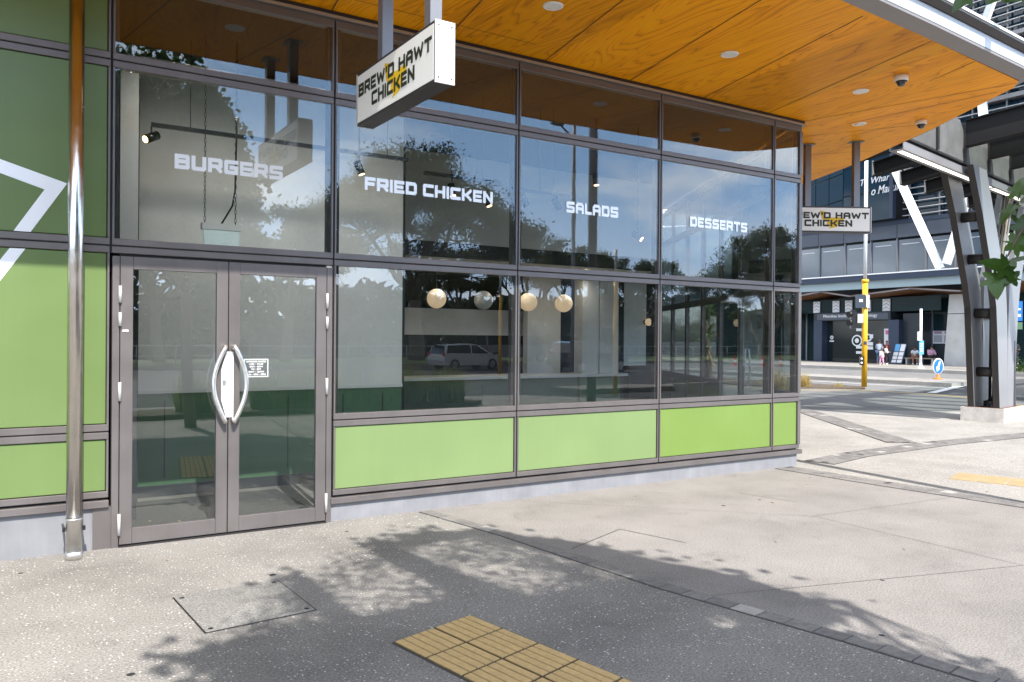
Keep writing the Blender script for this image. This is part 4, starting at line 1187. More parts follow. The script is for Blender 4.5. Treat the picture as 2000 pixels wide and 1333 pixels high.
# ================================================================== STEEL PAVILION beyond the corner
S_ = Vector((.984,.179,0)).normalized(); T_ = Vector((-S_.y, S_.x, 0)); O_ = Vector((15.4,1.95,0))
def pv(s, t, z): return O_ + S_*s + T_*t + Vector((0,0,z))
pav = thing('pavilion_canopy', 'dark steel canopy with concrete spine and roof fins on V-shaped columns', 'canopy', (15.4,1.95,0))
def pbox(mb, s0, s1, t0, t1, z0, z1, mi=0):
    return mb.obox(pv((s0+s1)/2,(t0+t1)/2,(z0+z1)/2), S_*abs(s1-s0)/2, T_*abs(t1-t0)/2, Vector((0,0,abs(z1-z0)/2)), mi)
def vcolumn(s_off):
    base = [(-.32,.30),(-.40,.92),(-.50,1.7),(-.60,2.42),(-.78,2.90),(-1.10,3.5),(-1.50,4.25),(-2.08,5.14)]
    inl  = [(-1.28,5.14),(-.66,4.10),(-.32,3.50),(-.02,3.05)]
    out  = [(.80,.30),(.74,.92),(.80,1.7),(.90,2.42),(1.02,2.90),(1.28,3.5),(1.72,4.25),(2.30,5.14)]
    inr  = [(1.50,5.14),(.92,4.10),(.58,3.50),(.28,3.05)]
    for t0 in (-.25, .24):
        left = MB()
        for (a, b, c, d) in zip(base[:-1], base[1:], [(.20,.30),(.20,.92),(.17,1.7),(.10,2.42),(-.02,3.05),(-.32,3.5),(-.66,4.10)], [(.20,.92),(.17,1.7),(.10,2.42),(-.02,3.05),(-.32,3.5),(-.66,4.10),(-1.28,5.14)]):
            left.prism([pv(s_off+a[0],t0,a[1]), pv(s_off+c[0],t0,c[1]), pv(s_off+d[0],t0,d[1]), pv(s_off+b[0],t0,b[1])], T_*.115, 0)
        # rolled edge plate on the outer side
        for a, b in zip(base[:-1], base[1:]):
            left.prism([pv(s_off+a[0]-.012,t0-.004,a[1]), pv(s_off+a[0]-.012,t0+.119,a[1]), pv(s_off+b[0]-.012,t0+.119,b[1]), pv(s_off+b[0]-.012,t0-.004,b[1])], S_*.01, 1)
        left.build('column_leg', ['structure_pale','structure_steel'], pav)
        right = MB()
        cs = [(.203,.30),(.203,.92),(.20,1.7),(.24,2.42),(.28,3.05),(.58,3.5),(.92,4.10),(1.50,5.14)]
        for a, b, c, d in zip(out[:-1], out[1:], cs[:-1], cs[1:]):
            right.prism([pv(s_off+c[0],t0,c[1]), pv(s_off+a[0],t0,a[1]), pv(s_off+b[0],t0,b[1]), pv(s_off+d[0],t0,d[1])], T_*.115, 0)
        right.prism([pv(s_off+.62,t0-.006,.30), pv(s_off+.76,t0-.006,.30), pv(s_off+.70,t0-.006,1.72), pv(s_off+.64,t0-.006,1.72)], T_*.005, 1)
        right.build('column_leg', ['structure_pale','structure_steel'], pav)
    tb = MB()
    for s, z in [(-.12,1.05),(-.30,2.30),(-.72,3.42),(-1.15,4.25)]:
        MB().tube([pv(s_off+s,-.14,z), pv(s_off+s,.245,z)], .105, 18).build('cross_tube', 'structure_steel', pav)
    for s, z in [(.75,2.30),(.95,3.42),(1.35,4.25)]:
        MB().tube([pv(s_off+s,-.14,z), pv(s_off+s,.245,z)], .105, 18).build('cross_tube', 'structure_steel', pav)
    for t, r, mt in ((.06,.030,'structure_steel'),(.0,.022,'bench_wood'),(.13,.026,'structure_steel'),(-.05,.018,'structure_pale')):
        MB().tube([pv(s_off+.35,t,.32), pv(s_off+.35,t,2.9), pv(s_off+1.2,t,5.0)], r, 10).build('service_pipe', mt, pav)
    ft = MB(); ft.prism([pv(s_off-.42,-.36,0), pv(s_off+1.0,-.36,0), pv(s_off+1.0,.47,0), pv(s_off-.42,.47,0)], (0,0,.295), 0)
    pbox(ft, s_off-.36, s_off+.94, -.31, .42, .2955, .3005, 1)
    ft.build('concrete_footing', ['footing','rust'], pav)
    MB().lathe(pv(s_off+.1,.02,.30), [(.16,0),(.16,.12),(.08,.14),(.05,.22)], 14).build('base_boss', 'black_plastic', pav)
vcolumn(0.0); vcolumn(9.5)
# spine: channel with light strip, precast panels above
sp_ = MB(); pbox(sp_, -4.95, 22, -.06, .18, 4.99, 5.005); pbox(sp_, -4.95, 22, .155, .18, 5.0055, 5.17); pbox(sp_, -4.95, 22, -.06, -.045, 5.0055, 5.14)
pbox(sp_, -4.95, 22, -.10, .22, 5.1705, 5.21, 1); sp_.build('light_channel', ['structure_pale','structure_steel'], pav)
for a, b in ((-4.85,-2.45),(-2.43,-.1),(.1,2.3),(2.32,4.6),(4.62,7)):
    l_ = MB(); pbox(l_, a, b, -.005, .085, 4.980, 4.9895); l_.build('light_strip', 'led_strip', pav)
for k in range(-2, 14):
    s = -2.12 + 1.43*k
    p = MB(); zt = 5.80
    p.prism([pv(s+.04,-.10,5.2105), pv(s+1.39,-.10,5.2105), pv(s+1.39,-.10,zt), pv(s+1.20,-.10,zt+.18), pv(s+.04,-.10,zt+.18)], T_*.2)
    p.build('spine_panel', 'precast', pav)
    c = MB(); pbox(c, s-.038, s+.038, -.14, .12, 5.2107, 5.96); c.build('panel_joint_rib', 'structure_steel', pav)
for k in range(-1, 13):
    s = -2.12 + 1.43*k
    for sg in (-1, 1):
        if k == -1 and sg == -1: continue
        f = MB()
        if sg == -1:
            tz = [(-.145,5.50,5.98),(-4.6,5.95,6.42)]
        else:
            tz = [(.125,5.42,5.72),(1.62,5.18,5.44)]
        (ta, a0, a1), (tb_, b0, b1) = tz
        f.prism([pv(s-.03,ta,a0), pv(s-.03,tb_,b0), pv(s-.03,tb_,b1), pv(s-.03,ta,a1)], S_*.06, 0)
        f.prism([pv(s-.11,ta,a0-.016), pv(s+.11,ta,a0-.016), pv(s+.11,tb_,b0-.016), pv(s-.11,tb_,b0-.016)], (0,0,.015), 0)
        f.prism([pv(s-.11,ta,a1+.001), pv(s+.11,ta,a1+.001), pv(s+.11,tb_,b1+.001), pv(s-.11,tb_,b1+.001)], (0,0,.015), 0)
        f.build('roof_fin', 'fin_steel', pav)
        e = MB(); e.prism([pv(s-.12,tb_+sg*.002,b0-.02), pv(s+.12,tb_+sg*.002,b0+.06), pv(s+.12,tb_+sg*.002,b1+.04), pv(s-.12,tb_+sg*.002,b1+.04)], T_*sg*.012); e.build('fin_end_plate', 'structure_pale', pav)
        if sg == -1:
            rs = MB(); rs.prism([pv(s+.10,ta-.3,a1+.05), pv(s+1.33,ta-.3,a1+.05), pv(s+1.33,tb_,b1+.05), pv(s+.10,tb_,b1+.05)], (0,0,.02)); rs.build('roof_sheet', 'roof_glass', pav)
        else:
            rs = MB(); rs.prism([pv(s+.20,ta,a1+.05), pv(s+1.23,ta,a1+.05), pv(s+1.23,tb_+.1,b1+.05), pv(s+.20,tb_+.1,b1+.05)], (0,0,.02)); rs.build('roof_sheet', 'roof_glass', pav)

# tall street pole whose shadow crosses the plaza (seen in the glass)
lp = thing('street_pole', 'tall dark grey street pole mirrored in the SALADS window', 'street pole', (6.36,-4.24,0))
MB().tube([(6.36,-4.24,0),(6.36,-4.24,9.0)], [.085,.075], 18).build('shaft', 'post_grey', lp)
MB().lathe((6.36,-4.24,.004), [(0,0),(.16,0),(.16,.03),(.10,.05),(.086,.3)], 18).build('base_flange', 'galv', lp)

# ================================================================== ACROSS THE ROAD: the tertiary building
ib = thing('institute_building', 'long glazed building across the road with navy awning and white struts', 'building', (53,28,0))
FX = 53.0
def fb(name, mat, y0, y1, z0, z1, x0=FX, x1=FX+.3, parent=ib):
    return MB().box(x0, y0, z0, x1, y1, z1).build(name, mat, parent)
fb('core_wall', 'facade_dark', 14, 46, .0, 34, FX+3.0, FX+14)
# ground floor
fb('entry_glazing', 'shaded_glazing', 23.9, 46, .06, 4.9, FX+1.0, FX+1.1)
fb('entry_glazing', 'shaded_glazing', 14, 21.8, .06, 4.9, FX+1.0, FX+1.1)
for y in (25.4, 29.0, 31.4, 36.0, 38.5): fb('glazing_post', 'post_grey', y-.06, y+.06, .06, 4.85, FX+.9, FX+.99)
# dark entrance box with its header
MB().box(FX-.9,27.45,3.25,FX+.95,33.95,3.85).build('entry_header', 'facade_dark', ib)
k_ = MB().box(FX-.93,27.6,3.32,FX-.905,33.65,3.78).build('header_panel', 'spandrel_slate', ib)
for y0, y1 in ((33.2,33.95),(26.8,27.6)): fb('entry_post', 'awning_navy', y0, y1, .06, 3.249, FX-.9, FX+.9)
fb('entry_post', 'facade_dark', 25.4, 26.78, .06, 3.7, FX-.4, FX+.9)
def ftext(txt, mats, y_left, z, width, h, x, parent, curve_font=True, italic=0.0, rot=0.0, name='lettering'):
    """text on a facade that faces -X: reads toward -Y"""
    cu = bpy.data.curves.new(name, 'FONT'); cu.body = txt; cu.size = 1.0; cu.shear = italic; cu.extrude = 0.004; cu.offset = .012
    tmp = bpy.data.objects.new('tmp', cu); col.objects.link(tmp)
    dg = bpy.context.evaluated_depsgraph_get(); dg.update()
    me = bpy.data.meshes.new_from_object(tmp.evaluated_get(dg)); bpy.data.objects.remove(tmp)
    xs = [v.co.x for v in me.vertices]; ys = [v.co.y for v in me.vertices]
    sx = width/(max(xs)-min(xs)); sy = h/(max(ys)-min(ys)); x0, y0 = min(xs), min(ys)
    org = Vector((0,0,0)); p = parent
    while p is not None: org += p.location; p = p.parent
    for v in me.vertices:
        a, b, c = (v.co.x-x0)*sx, (v.co.y-y0)*sy, v.co.z
        v.co = Vector((x - c, y_left - a, z + b + a*rot)) - org
    me.materials.clear(); me.materials.append(M(mats))
    o = bpy.data.objects.new(name, me); col.objects.link(o); o.parent = parent
    return o
ftext('Manukau Institute of Technology', 'paper', 33.05, 3.43, 4.6, .30, FX-.945, k_)
ge = fb('entry_glazing', 'dark_glazing', 27.6, 33.2, .06, 3.249, FX-.2, FX-.1)
mk = MB()
def ring(mb, y, z, r0, r1, x=FX-.212, n=22):
    for i in range(n):
        a, b = 2*PI*i/n, 2*PI*(i+1)/n
        mb.quad((x,y+r0*math.cos(a),z+r0*math.sin(a)), (x,y+r1*math.cos(a),z+r1*math.sin(a)), (x,y+r1*math.cos(b),z+r1*math.sin(b)), (x,y+r0*math.cos(b),z+r0*math.sin(b)))
ring(mk, 30.60, 1.72, .34, .44); ring(mk, 30.60, 1.72, 0.001, .18)
for z in (2.45, 1.12, .72): mk.box(FX-.215,30.02,z,FX-.21,30.66,z+.2)
mk.build('window_transfer', 'paper', ge); mk = MB()
ring(mk, 29.65, 1.95, .18, .30); mk.box(FX-.215,29.55,1.9,FX-.21,29.25,2.2); mk.box(FX-.215,29.25,1.36,FX-.21,30.05,1.62); mk.box(FX-.215,29.25,1.06,FX-.21,30.05,1.30)
mk.build('window_transfer', 'paper', ge); mk = MB()
ring(mk, 32.80, 1.95, .06, .15); mk.box(FX-.215,32.60,1.62,FX-.21,33.00,1.72)
mk.build('window_transfer', 'paper', ge)
MB().box(FX-.215,29.78,.86,FX-.21,30.02,1.04).build('window_transfer', 'paper_blue', ge)
p_ = MB().box(FX-.24,27.55,1.05,FX-.205,28.35,2.62).build('wall_poster', 'paper', ib); MB().box(FX-.25,27.65,2.2,FX-.2405,28.25,2.5).build('poster_heading', 'paper_pink', p_); MB().box(FX-.25,27.60,.9,FX-.2405,28.30,1.25).build('poster_picture', 'paper_pink', p_)
for i, (y0, y1) in enumerate(((25.55,26.2),(24.6,25.35),(23.95,24.6))):
    p_ = MB().box(FX+.955,y0,1.55,FX+.99,y1,2.45).build('wall_poster', 'paper', ib); MB().box(FX+.945,y0+.1,2.25,FX+.9545,y1-.1,2.42).build('poster_heading', 'cloth_lilac', p_)
    MB().box(FX+.945,y0+.08,1.65,FX+.9545,y1-.08,2.15).build('poster_text', 'print_grey', p_)
fb('dark_doorway', 'facade_dark', 23.95, 25.2, .06, 1.5, FX+.93, FX+.99)
# carved white panels below the awning
for y in (33.85, 32.1, 31.0, 27.9, 29.45, 36.6, 39.5):
    pn = fb('carved_panel', 'paper', y-.29, y+.29, 3.9, 4.78, FX-.72, FX-.64)
    cv = MB()
    for k in range(3):
        z = 4.02+k*.26
        cv.prism([(FX-.735,y-.24,z),(FX-.735,y,z+.15),(FX-.735,y+.24,z),(FX-.735,y+.24,z+.07),(FX-.735,y,z+.22),(FX-.735,y-.24,z+.07)], (.014,0,0))
    cv.build('carving', 'print_grey', pn)
fb('clerestory_glazing', 'shaded_glazing', 23.9, 46, 3.86, 4.9, FX-.6, FX-.55)
# tapered concrete pillar
pl2 = MB(); pl2.prism([(FX-1.2,23.35,.06),(FX-1.2,21.15,.06),(FX-1.2,21.4,4.9),(FX-1.2,23.0,4.9)], (1.4,0,0)); pl2.box(FX-1.212,21.35,3.55,FX-1.2,23.08,3.60,1)
pl2.build('tapered_pillar', ['pillar_concrete','grout'], ib)
# awning: folded timber soffit, frosted band, navy edge
aw = MB()
ys = [46, 40, 36, 32.2, 29.6, 25, 21.5, 18, 12]; zs = [4.95, 5.35, 4.95, 5.45, 4.98, 5.35, 5.0, 5.4, 5.0]
for (ya, za), (yb, zb) in zip(zip(ys, zs), zip(ys[1:], zs[1:])):
    aw.prism([(FX-2.6,ya,za),(FX-2.6,yb,zb),(FX+1.2,yb,zb-.25),(FX+1.2,ya,za-.25)], (0,0,.06))
aw.build('awning_soffit', 'awning_brown', ib)
for a, b, c, d in ((32.2,5.42,36,4.95),(32.2,5.42,29.6,4.98),(25,5.34,21.5,5.0),(25,5.34,29.6,4.98)):
    MB().tube([(FX-2.55,a,b),(FX-2.55,c,d)], .07, 6).build('soffit_rib', 'post_grey', ib)
MB().box(FX-2.7,12,5.46,FX-2.5,46,6.02).build('awning_glass_band', 'frosted', ib)
MB().box(FX-3.0,12,6.02,FX+.5,46,6.42).build('awning_edge', 'awning_navy', ib)
MB().box(FX-3.06,12,6.421,FX-2.7,46,6.50).build('awning_flashing', 'white_paint', ib)
# first-floor glazing
ybs = [36.4, 34.15, 31.85, 29.65, 27.55, 25.4, 23.3, 21.2, 19.1, 17, 15]
for ya, yb in zip(ybs, ybs[1:]):
    w_ = fb('upper_window', 'grey_glazing', yb+.05, ya-.05, 6.5, 9.1, FX+.10, FX+.16)
    fb('window_mullion', 'post_grey', ya-.045, ya+.045, 6.5, 9.25, FX-.02, FX+.2)
    fb('ceiling_light_line', 'paper', yb+.5, ya-.3, 8.75, 8.80, FX+.085, FX+.0995, w_)
fb('spandrel_band', 'spandrel_slate', 14, 36.5, 9.26, 10.25, FX-.1, FX+.3)
fb('spandrel_cap', 'awning_navy', 14, 36.5, 10.26, 10.55, FX-.16, FX+.3)
for y in (36.4,34.2,31.9,29.7,27.5,25.3): fb('spandrel_joint', 'facade_dark', y-.03, y+.03, 9.27, 10.24, FX-.11, FX-.101)
# upper blue glass volume, in two facets
for ya, yb in ((31.2,29.3),(29.29,27.4)):
    for z0, z1 in ((10.56,12.6),(12.68,14.6),(14.68,17),(17.08,20)):
        fb('upper_glass', 'blue_glazing', yb+.03, ya-.03, z0, z1, FX-1.2, FX-1.12)
fb('upper_frame', 'awning_navy', 27.1, 27.39, 10.56, 20, FX-1.3, FX-.9)
tq = fb('upper_glass', 'blue_glazing', 27.42, 31.2, 20.08, 24, FX-1.2, FX-1.12)
ftext('Te Whare Wananga', 'paper', 29.75, 13.10, 5.2, .62, FX-1.215, tq, italic=.25, rot=.05)
ftext('o Manukau', 'paper', 28.85, 12.42, 2.9, .60, FX-1.215, tq, italic=.25, rot=.05)
fc_ = MB()
for k in range(3):
    ya = 31.2 + k*1.9
    for z0, z1 in ((10.56,12.4),(12.48,14.4),(14.48,17)):
        fc_.prism([(FX-1.2+k*.9,ya+.03,z0),(FX-1.2+(k+1)*.9,ya+1.87,z0),(FX-1.2+(k+1)*.9,ya+1.87,z1),(FX-1.2+k*.9,ya+.03,z1)], (.08,0,0))
fc_.build('upper_glass', 'blue_glazing', ib)
# louvred bays and glazing behind them
for z0, z1 in ((10.56,13.6),(13.9,17.5),(17.9,21.5),(21.9,27)):
    fb('upper_window', 'blue_glazing', 14, 27.0, z0, z1, FX+.3, FX+.38)
    fb('floor_band', 'structure_pale', 14, 27.0, z1+.01, z1+.29, FX-.4, FX+.4)
    n = int((z1-z0)/.48)
    for k in range(n):
        fb('louvre_blade', 'galv', 14, 27.0, z0+.2+k*.48, z0+.255+k*.48, FX-.25, FX-.05)
for y in (26.6,24.4,22.2,20,17.8): fb('louvre_post', 'structure_pale', y-.05, y+.05, 10.56, 27, FX-.04, FX+.05)
def strut(y0, z0, y1, z1, w=.52, x=FX-1.9):
    a = Vector((x,y0,z0)); b = Vector((x,y1,z1)); d = (b-a).normalized(); n_ = Vector((0,-d.z,d.y))
    mb = MB(); c = (a+b)/2; L = (b-a).length/2
    mb.obox(c, d*L, n_*w/2, Vector((.06,0,0))); mb.obox(c+Vector((.26,0,0)), d*L, n_*.04, Vector((.20,0,0))); mb.obox(c+n_*(w/2-.02)+Vector((-.12,0,0)), d*L, n_*.02, Vector((.06,0,0)))
    mb.build('diagonal_strut', 'white_paint', ib)
strut(26.6,14.0,23.2,6.6); strut(21.0,12.6,22.8,6.9); strut(18.6,6.9,20.8,13.5)
strut(22.6,25.4,20.7,19.6); strut(21.6,19.5,19.4,25.2,.5); strut(20.8,19.5,20.2,13.5)
MB().box(FX-2.2,14,18.9,FX-1.5,27,19.5).build('strut_rail', 'white_paint', ib)

# ================================================================== STREET FURNITURE across the plaza
sg = thing('traffic_signal_pole', 'yellow traffic signal pole with white upper shaft and grey control boxes', 'signal pole', (23.84,10.6,.04))
MB().tube([(23.84,10.6,.04),(23.84,10.6,3.86)], .095, 18).build('yellow_sleeve', 'signal_yellow', sg)
MB().lathe((23.84,10.6,3.80), [(.095,0),(.125,.01),(.125,.10),(.095,.12)], 18).build('sleeve_collar', 'signal_yellow', sg)
MB().tube([(23.84,10.6,3.9),(23.84,10.6,8.3)], .062, 16).build('upper_shaft', 'white_paint', sg)
dv_ = Vector((.73,-.68,0)); dn_ = Vector((.68,.73,0))      # across and away, as seen from the shop front
sb = Vector((23.84,10.6,0))
b = MB(); b.obox(sb-dv_*.19-dn_*.16+Vector((0,0,3.12)), dv_*.16, dn_*.06, Vector((0,0,.24))); b.obox(sb-dv_*.19-dn_*.23+Vector((0,0,3.14)), dv_*.06, dn_*.004, Vector((0,0,.05)), 1); b.build('control_box', ['navy_box','paper'], sg)
MB().obox(sb+dv_*.06-dn_*.13+Vector((0,0,3.12)), dv_*.05, dn_*.03, Vector((0,0,.22))).build('side_plate', 'white_paint', sg)
sh = MB(); sh.obox(sb-dv_*.19-dn_*.1+Vector((0,0,2.50)), dv_*.10, dn_*.09, Vector((0,0,.16))); sh.build('push_button_housing', 'galv', sg)
lh = MB(); lh.obox(sb-dv_*.40+Vector((0,0,2.48)), dv_*.09, dn_*.12, Vector((0,0,.34)))
for z in (2.66, 2.36): lh.tube([sb-dv_*.47-dn_*.02+Vector((0,0,z)), sb-dv_*.58-dn_*.1+Vector((0,0,z-.02))], [.11,.115], 14)
lh.build('signal_head', 'black_plastic', sg)
MB().tube([sb-dv_*.3+Vector((0,0,2.5)), sb+Vector((0,0,2.5))], .03, 8).build('signal_arm', 'black_plastic', sg)
pb_ = MB(); pb_.obox(sb-dv_*.11-dn_*.05+Vector((0,0,.98)), dv_*.06, dn_*.07, Vector((0,0,.16))); pb_.build('push_button', 'black_plastic', sg)
for z in (1.05,.90): MB().ball(sb-dv_*.13-dn_*.13+Vector((0,0,z)), .04, 10).build('button', 'lamp_white', sg)
MB().obox(sb-dn_*.1+Vector((0,0,1.62)), dv_*.05, dn_*.01, Vector((0,0,.06))).build('band', 'navy_box', sg)

ks = thing('keep_left_sign', 'round blue keep-left arrow sign on an orange base on the island', 'road sign', (32.4,12.75,.03))
kc = Vector((32.4,12.75,.60)); kv = Vector((.73,-.68,0)); kn = Vector((-.68,-.73,0)).normalized(); up = Vector((0,0,1))
kn = (Vector((-2.6,-7.07,0))-Vector((32.4,12.75,0))).normalized(); kn = (kn + Vector((.75,-.75,0))).normalized(); kv = Vector((-kn.y, kn.x, 0))
MB().lathe(kc, [(0,0),(.36,0),(.36,.02),(0,.02)], 36, 0, kn).build('sign_plate', 'white_paint', ks)
fcd = MB().disc(kc+kn*.0235, .315, kn, 36).build('blue_face', 'sign_blue', ks)
ar = MB(); q = lambda a, b: kc + kn*.027 + kv*a + up*b
d1 = Vector((-.42,-.91)); d2 = Vector((.91,-.42))
def aq(u, v): return q(d1.x*u+d2.x*v, d1.y*u+d2.y*v)
ar.prism([aq(-.24,-.055), aq(-.24,.055), aq(.05,.055), aq(.05,.13), aq(.26,0), aq(.05,-.13), aq(.05,-.055)], kn*.003)
ar.build('arrow', 'white_paint', fcd)
MB().lathe((32.4,12.75,.03), [(.0,.0),(.20,.0),(.20,.04),(.07,.07),(.055,.15),(.05,.24),(0,.24)], 18).build('flexible_base', 'orange_plastic', ks)

bs = thing('bus_stop_pole', 'slim white bus stop pole with blue timetable plate across the road', 'bus stop', (45.4,21.2,.06))
MB().tube([(45.4,21.2,.06),(45.4,21.2,3.7)], .075, 14).build('shaft', 'white_paint', bs)
MB().lathe((45.4,21.2,.06), [(0,0),(.22,0),(.22,.03),(.1,.10),(.076,.3)], 14).build('base_flange', 'white_paint', bs)
v_ = Vector((.78,-.62,0)); b = MB(); b.obox(Vector((45.4,21.2,2.02))-v_*.13-Vector((.1,.12,0)), v_*.12, Vector((.04,.05,0)), Vector((0,0,.27))); b.build('timetable_case', 'white_paint', bs)
b = MB(); b.obox(Vector((45.4,21.2,1.32))-Vector((.08,.09,0)), v_*.13, Vector((.02,.025,0)), Vector((0,0,.42))); bl = b.build('stop_plate', 'paper_blue', bs)
b = MB()
for z in (1.1,1.25,1.4,1.55): b.obox(Vector((45.4,21.2,z))-Vector((.105,.12,0)), v_*.08, Vector((.003,.004,0)), Vector((0,0,.035)))
b.build('plate_print', 'paper', bl)

bn = thing('bench', 'slatted timber bench with pale metal legs outside the glazed entrance', 'bench', (51.4,25.1,.06))
for k in range(4): MB().box(50.98+k*.13,23.5,.50,51.09+k*.13,25.72,.55).build('seat_slat', 'bench_wood', bn)
for y in (23.7,24.6,25.55): MB().box(51.0,y-.03,.06,51.45,y+.03,.50).build('leg', 'galv', bn)

br_ = thing('brochure_board', 'dark leaning brochure board with eight pale leaflets on the footpath', 'notice board', (51.3,26.3,.06))
ba = Vector((0,-.42,0)); lean = Vector((.42,-.12,1.40)); o3 = Vector((50.95,26.72,.12))
MB().prism([o3, o3+ba*2.1, o3+ba*2.1+lean, o3+lean], (.05,0,0)).build('board', 'awning_navy', br_)
MB().prism([o3+Vector((.75,0,-.06)), o3+ba*2.1+Vector((.75,0,-.06)), o3+ba*2.1+lean+Vector((.06,0,-.05)), o3+lean+Vector((.06,0,-.05))], (.04,0,0)).build('rear_leg', 'awning_navy', br_)
for r_, (v0, v1) in enumerate(((.62,.97),(.40,.58),(.22,.37),(.05,.19))):
    for c_ in range(2):
        a0, a1 = .16+c_*.98, .98+c_*.98
        pt = lambda a, v: o3 + ba*a + lean*v + Vector((-.008,0,.002))
        MB().prism([pt(a0,v0), pt(a1,v0), pt(a1,v1), pt(a0,v1)], (-.004,0,0)).build('leaflet', 'paper_blue' if (r_ == 0 and c_ == 0) else 'paper', br_)
bsn = thing('bus_sign', 'blue bus information sign on a pole right of the steel column', 'sign', (46.0,16.2,.06))
MB().tube([(46,16.2,.06),(46,16.2,4.4)], .05, 12).build('pole', 'galv', bsn)
b = MB(); b.obox((45.93,16.15,3.45), Vector((.27,-.40,0)), Vector((.02,.014,0)), Vector((0,0,.55))); sbp = b.build('blue_panel', 'sign_blue', bsn)
b = MB(); b.obox((45.90,16.13,3.55), Vector((.22,-.33,0)), Vector((.004,.003,0)), Vector((0,0,.05))); b.obox((45.90,16.13,3.2), Vector((.22,-.33,0)), Vector((.004,.003,0)), Vector((0,0,.08))); b.build('panel_print', 'paper', sbp)
b = MB(); b.obox((45.93,16.15,2.62), Vector((.27,-.40,0)), Vector((.02,.014,0)), Vector((0,0,.2))); b.build('green_panel', 'int_green', bsn)

# ------------------------------------------------------------------ people
def skin_mesh(pts, edges, root, name, mat, parent, sub=1):
    me = bpy.data.meshes.new(name)
    me.from_pydata([p[0] for p in pts], edges, [])
    tmp = bpy.data.objects.new('tmp', me); col.objects.link(tmp)
    md = tmp.modifiers.new('s', 'SKIN'); md.use_smooth_shade = True
    for i, p in enumerate(pts):
        r = p[1]; sv = me.skin_vertices[0].data[i]; sv.radius = (r, r) if not isinstance(r, tuple) else r; sv.use_root = (i == root)
    ms = tmp.modifiers.new('u', 'SUBSURF'); ms.levels = sub; ms.render_levels = sub
    dg = bpy.context.evaluated_depsgraph_get(); dg.update()
    out = bpy.data.meshes.new_from_object(tmp.evaluated_get(dg))
    bpy.data.objects.remove(tmp)
    out.name = name; out.materials.clear(); out.materials.append(M(mat))
    o = bpy.data.objects.new(name, out); col.objects.link(o); o.parent = parent
    return o
def person(label, loc, heading, H, pose, skin, hair, top, bottom, shoes='cloth_white', build=1.0, short_sleeve=False, short_leg=False, hold=None):
    """heading: direction faced (radians from +X). Figure built in local metres for 1.75 m then scaled to H"""
    k = H/1.75
    t = thing('person', label, 'person', loc); t.rotation_euler = (0,0,heading)
    P_ = {}
    def p(n, x, y, z, r): P_[n] = (Vector((x,y,z))*k, r*k*(build if r > .06 else 1))
    if pose == 'stand':
        p('pel',0,0,.95,.13); p('wst',.0,0,1.10,.125); p('chs',.0,0,1.30,.145); p('nck',.01,0,1.47,.055); p('jaw',.03,0,1.56,.07); p('hed',.02,0,1.66,.088); p('crn',.01,0,1.73,.055)
        for s, sy in (('l',1),('r',-1)):
            p('sh'+s,0,.17*sy,1.41,.062); p('el'+s,.06,.23*sy,1.14,.045); p('wr'+s,.26,.13*sy,1.13,.030); p('pm'+s,.34,.09*sy,1.15,.036)
            p('hp'+s,0,.09*sy,.90,.09); p('kn'+s,.03,.10*sy,.50,.062); p('an'+s,-.01,.11*sy,.10,.042); p('to'+s,.15,.13*sy,.035,.036)
    elif pose == 'walk':
        p('pel',0,0,.95,.13); p('wst',.0,0,1.10,.125); p('chs',.0,0,1.30,.14); p('nck',.01,0,1.47,.055); p('jaw',.03,0,1.56,.075); p('hed',.02,0,1.67,.098); p('crn',.01,0,1.74,.06)
        for s, sy in (('l',1),('r',-1)):
            p('sh'+s,0,.16*sy,1.41,.06); p('el'+s,-.04*sy,.22*sy,1.16,.045); p('wr'+s,.06*sy,.24*sy,.94,.032); p('pm'+s,.09*sy,.24*sy,.86,.036)
            p('hp'+s,0,.09*sy,.90,.09); p('kn'+s,.10*sy,.10*sy,.50,.065); p('an'+s,.14*sy,.12*sy,.10,.045); p('to'+s,.14*sy+.15,.14*sy,.035,.038)
    else:
        ln = .26 if pose == 'sit_lean' else .06
        p('pel',0,0,.56,.14); p('wst',ln*.25,0,.70,.135); p('chs',ln*.8,0,.90,.150); p('nck',ln*1.15,0,1.06,.055); p('jaw',ln*1.35+.04,0,1.12,.07); p('hed',ln*1.4+.03,0,1.21,.088); p('crn',ln*1.4+.01,0,1.28,.055)
        for s, sy in (('l',1),('r',-1)):
            p('sh'+s,ln,.17*sy,1.01,.062); p('el'+s,ln*1.0+.10,.24*sy,.74,.046); p('wr'+s,ln*1.1+.28,.08*sy,.76,.030); p('pm'+s,ln*1.1+.35,.04*sy,.79,.036)
            p('hp'+s,.05,.10*sy,.54,.095); p('kn'+s,.45,.13*sy,.53,.068); p('an'+s,.42,.13*sy,.10,.045); p('to'+s,.57,.15*sy,.035,.036)
    names = list(P_); idx = {n: i for i, n in enumerate(names)}
    pts = [P_[n] for n in names]
    E_ = [('pel','wst'),('wst','chs'),('chs','nck'),('nck','jaw'),('jaw','hed'),('hed','crn')]
    for s in 'lr': E_ += [('chs','sh'+s),('sh'+s,'el'+s),('el'+s,'wr'+s),('wr'+s,'pm'+s),('pel','hp'+s),('hp'+s,'kn'+s),('kn'+s,'an'+s),('an'+s,'to'+s)]
    edges = [(idx[a], idx[b]) for a, b in E_]
    for s, sy in (('l',1),('r',-1)):                 # five fingers on each hand
        base = P_['pm'+s][0]; d = (base - P_['wr'+s][0]).normalized(); side = Vector((0,sy,0))
        for f in range(5):
            off = side*((f-1.5)*.017*k) if f < 4 else -side*.035*k - d*.03*k
            L = (.055,.065,.060,.048,.045)[f]*k
            i0 = len(pts); pts.append((base + d*.03*k + off, .0085*k)); pts.append((base + d*(.03*k+L) + off*1.25 + Vector((0,0,-.02*k)), .007*k))
            edges += [(idx['pm'+s], i0), (i0, i0+1)]
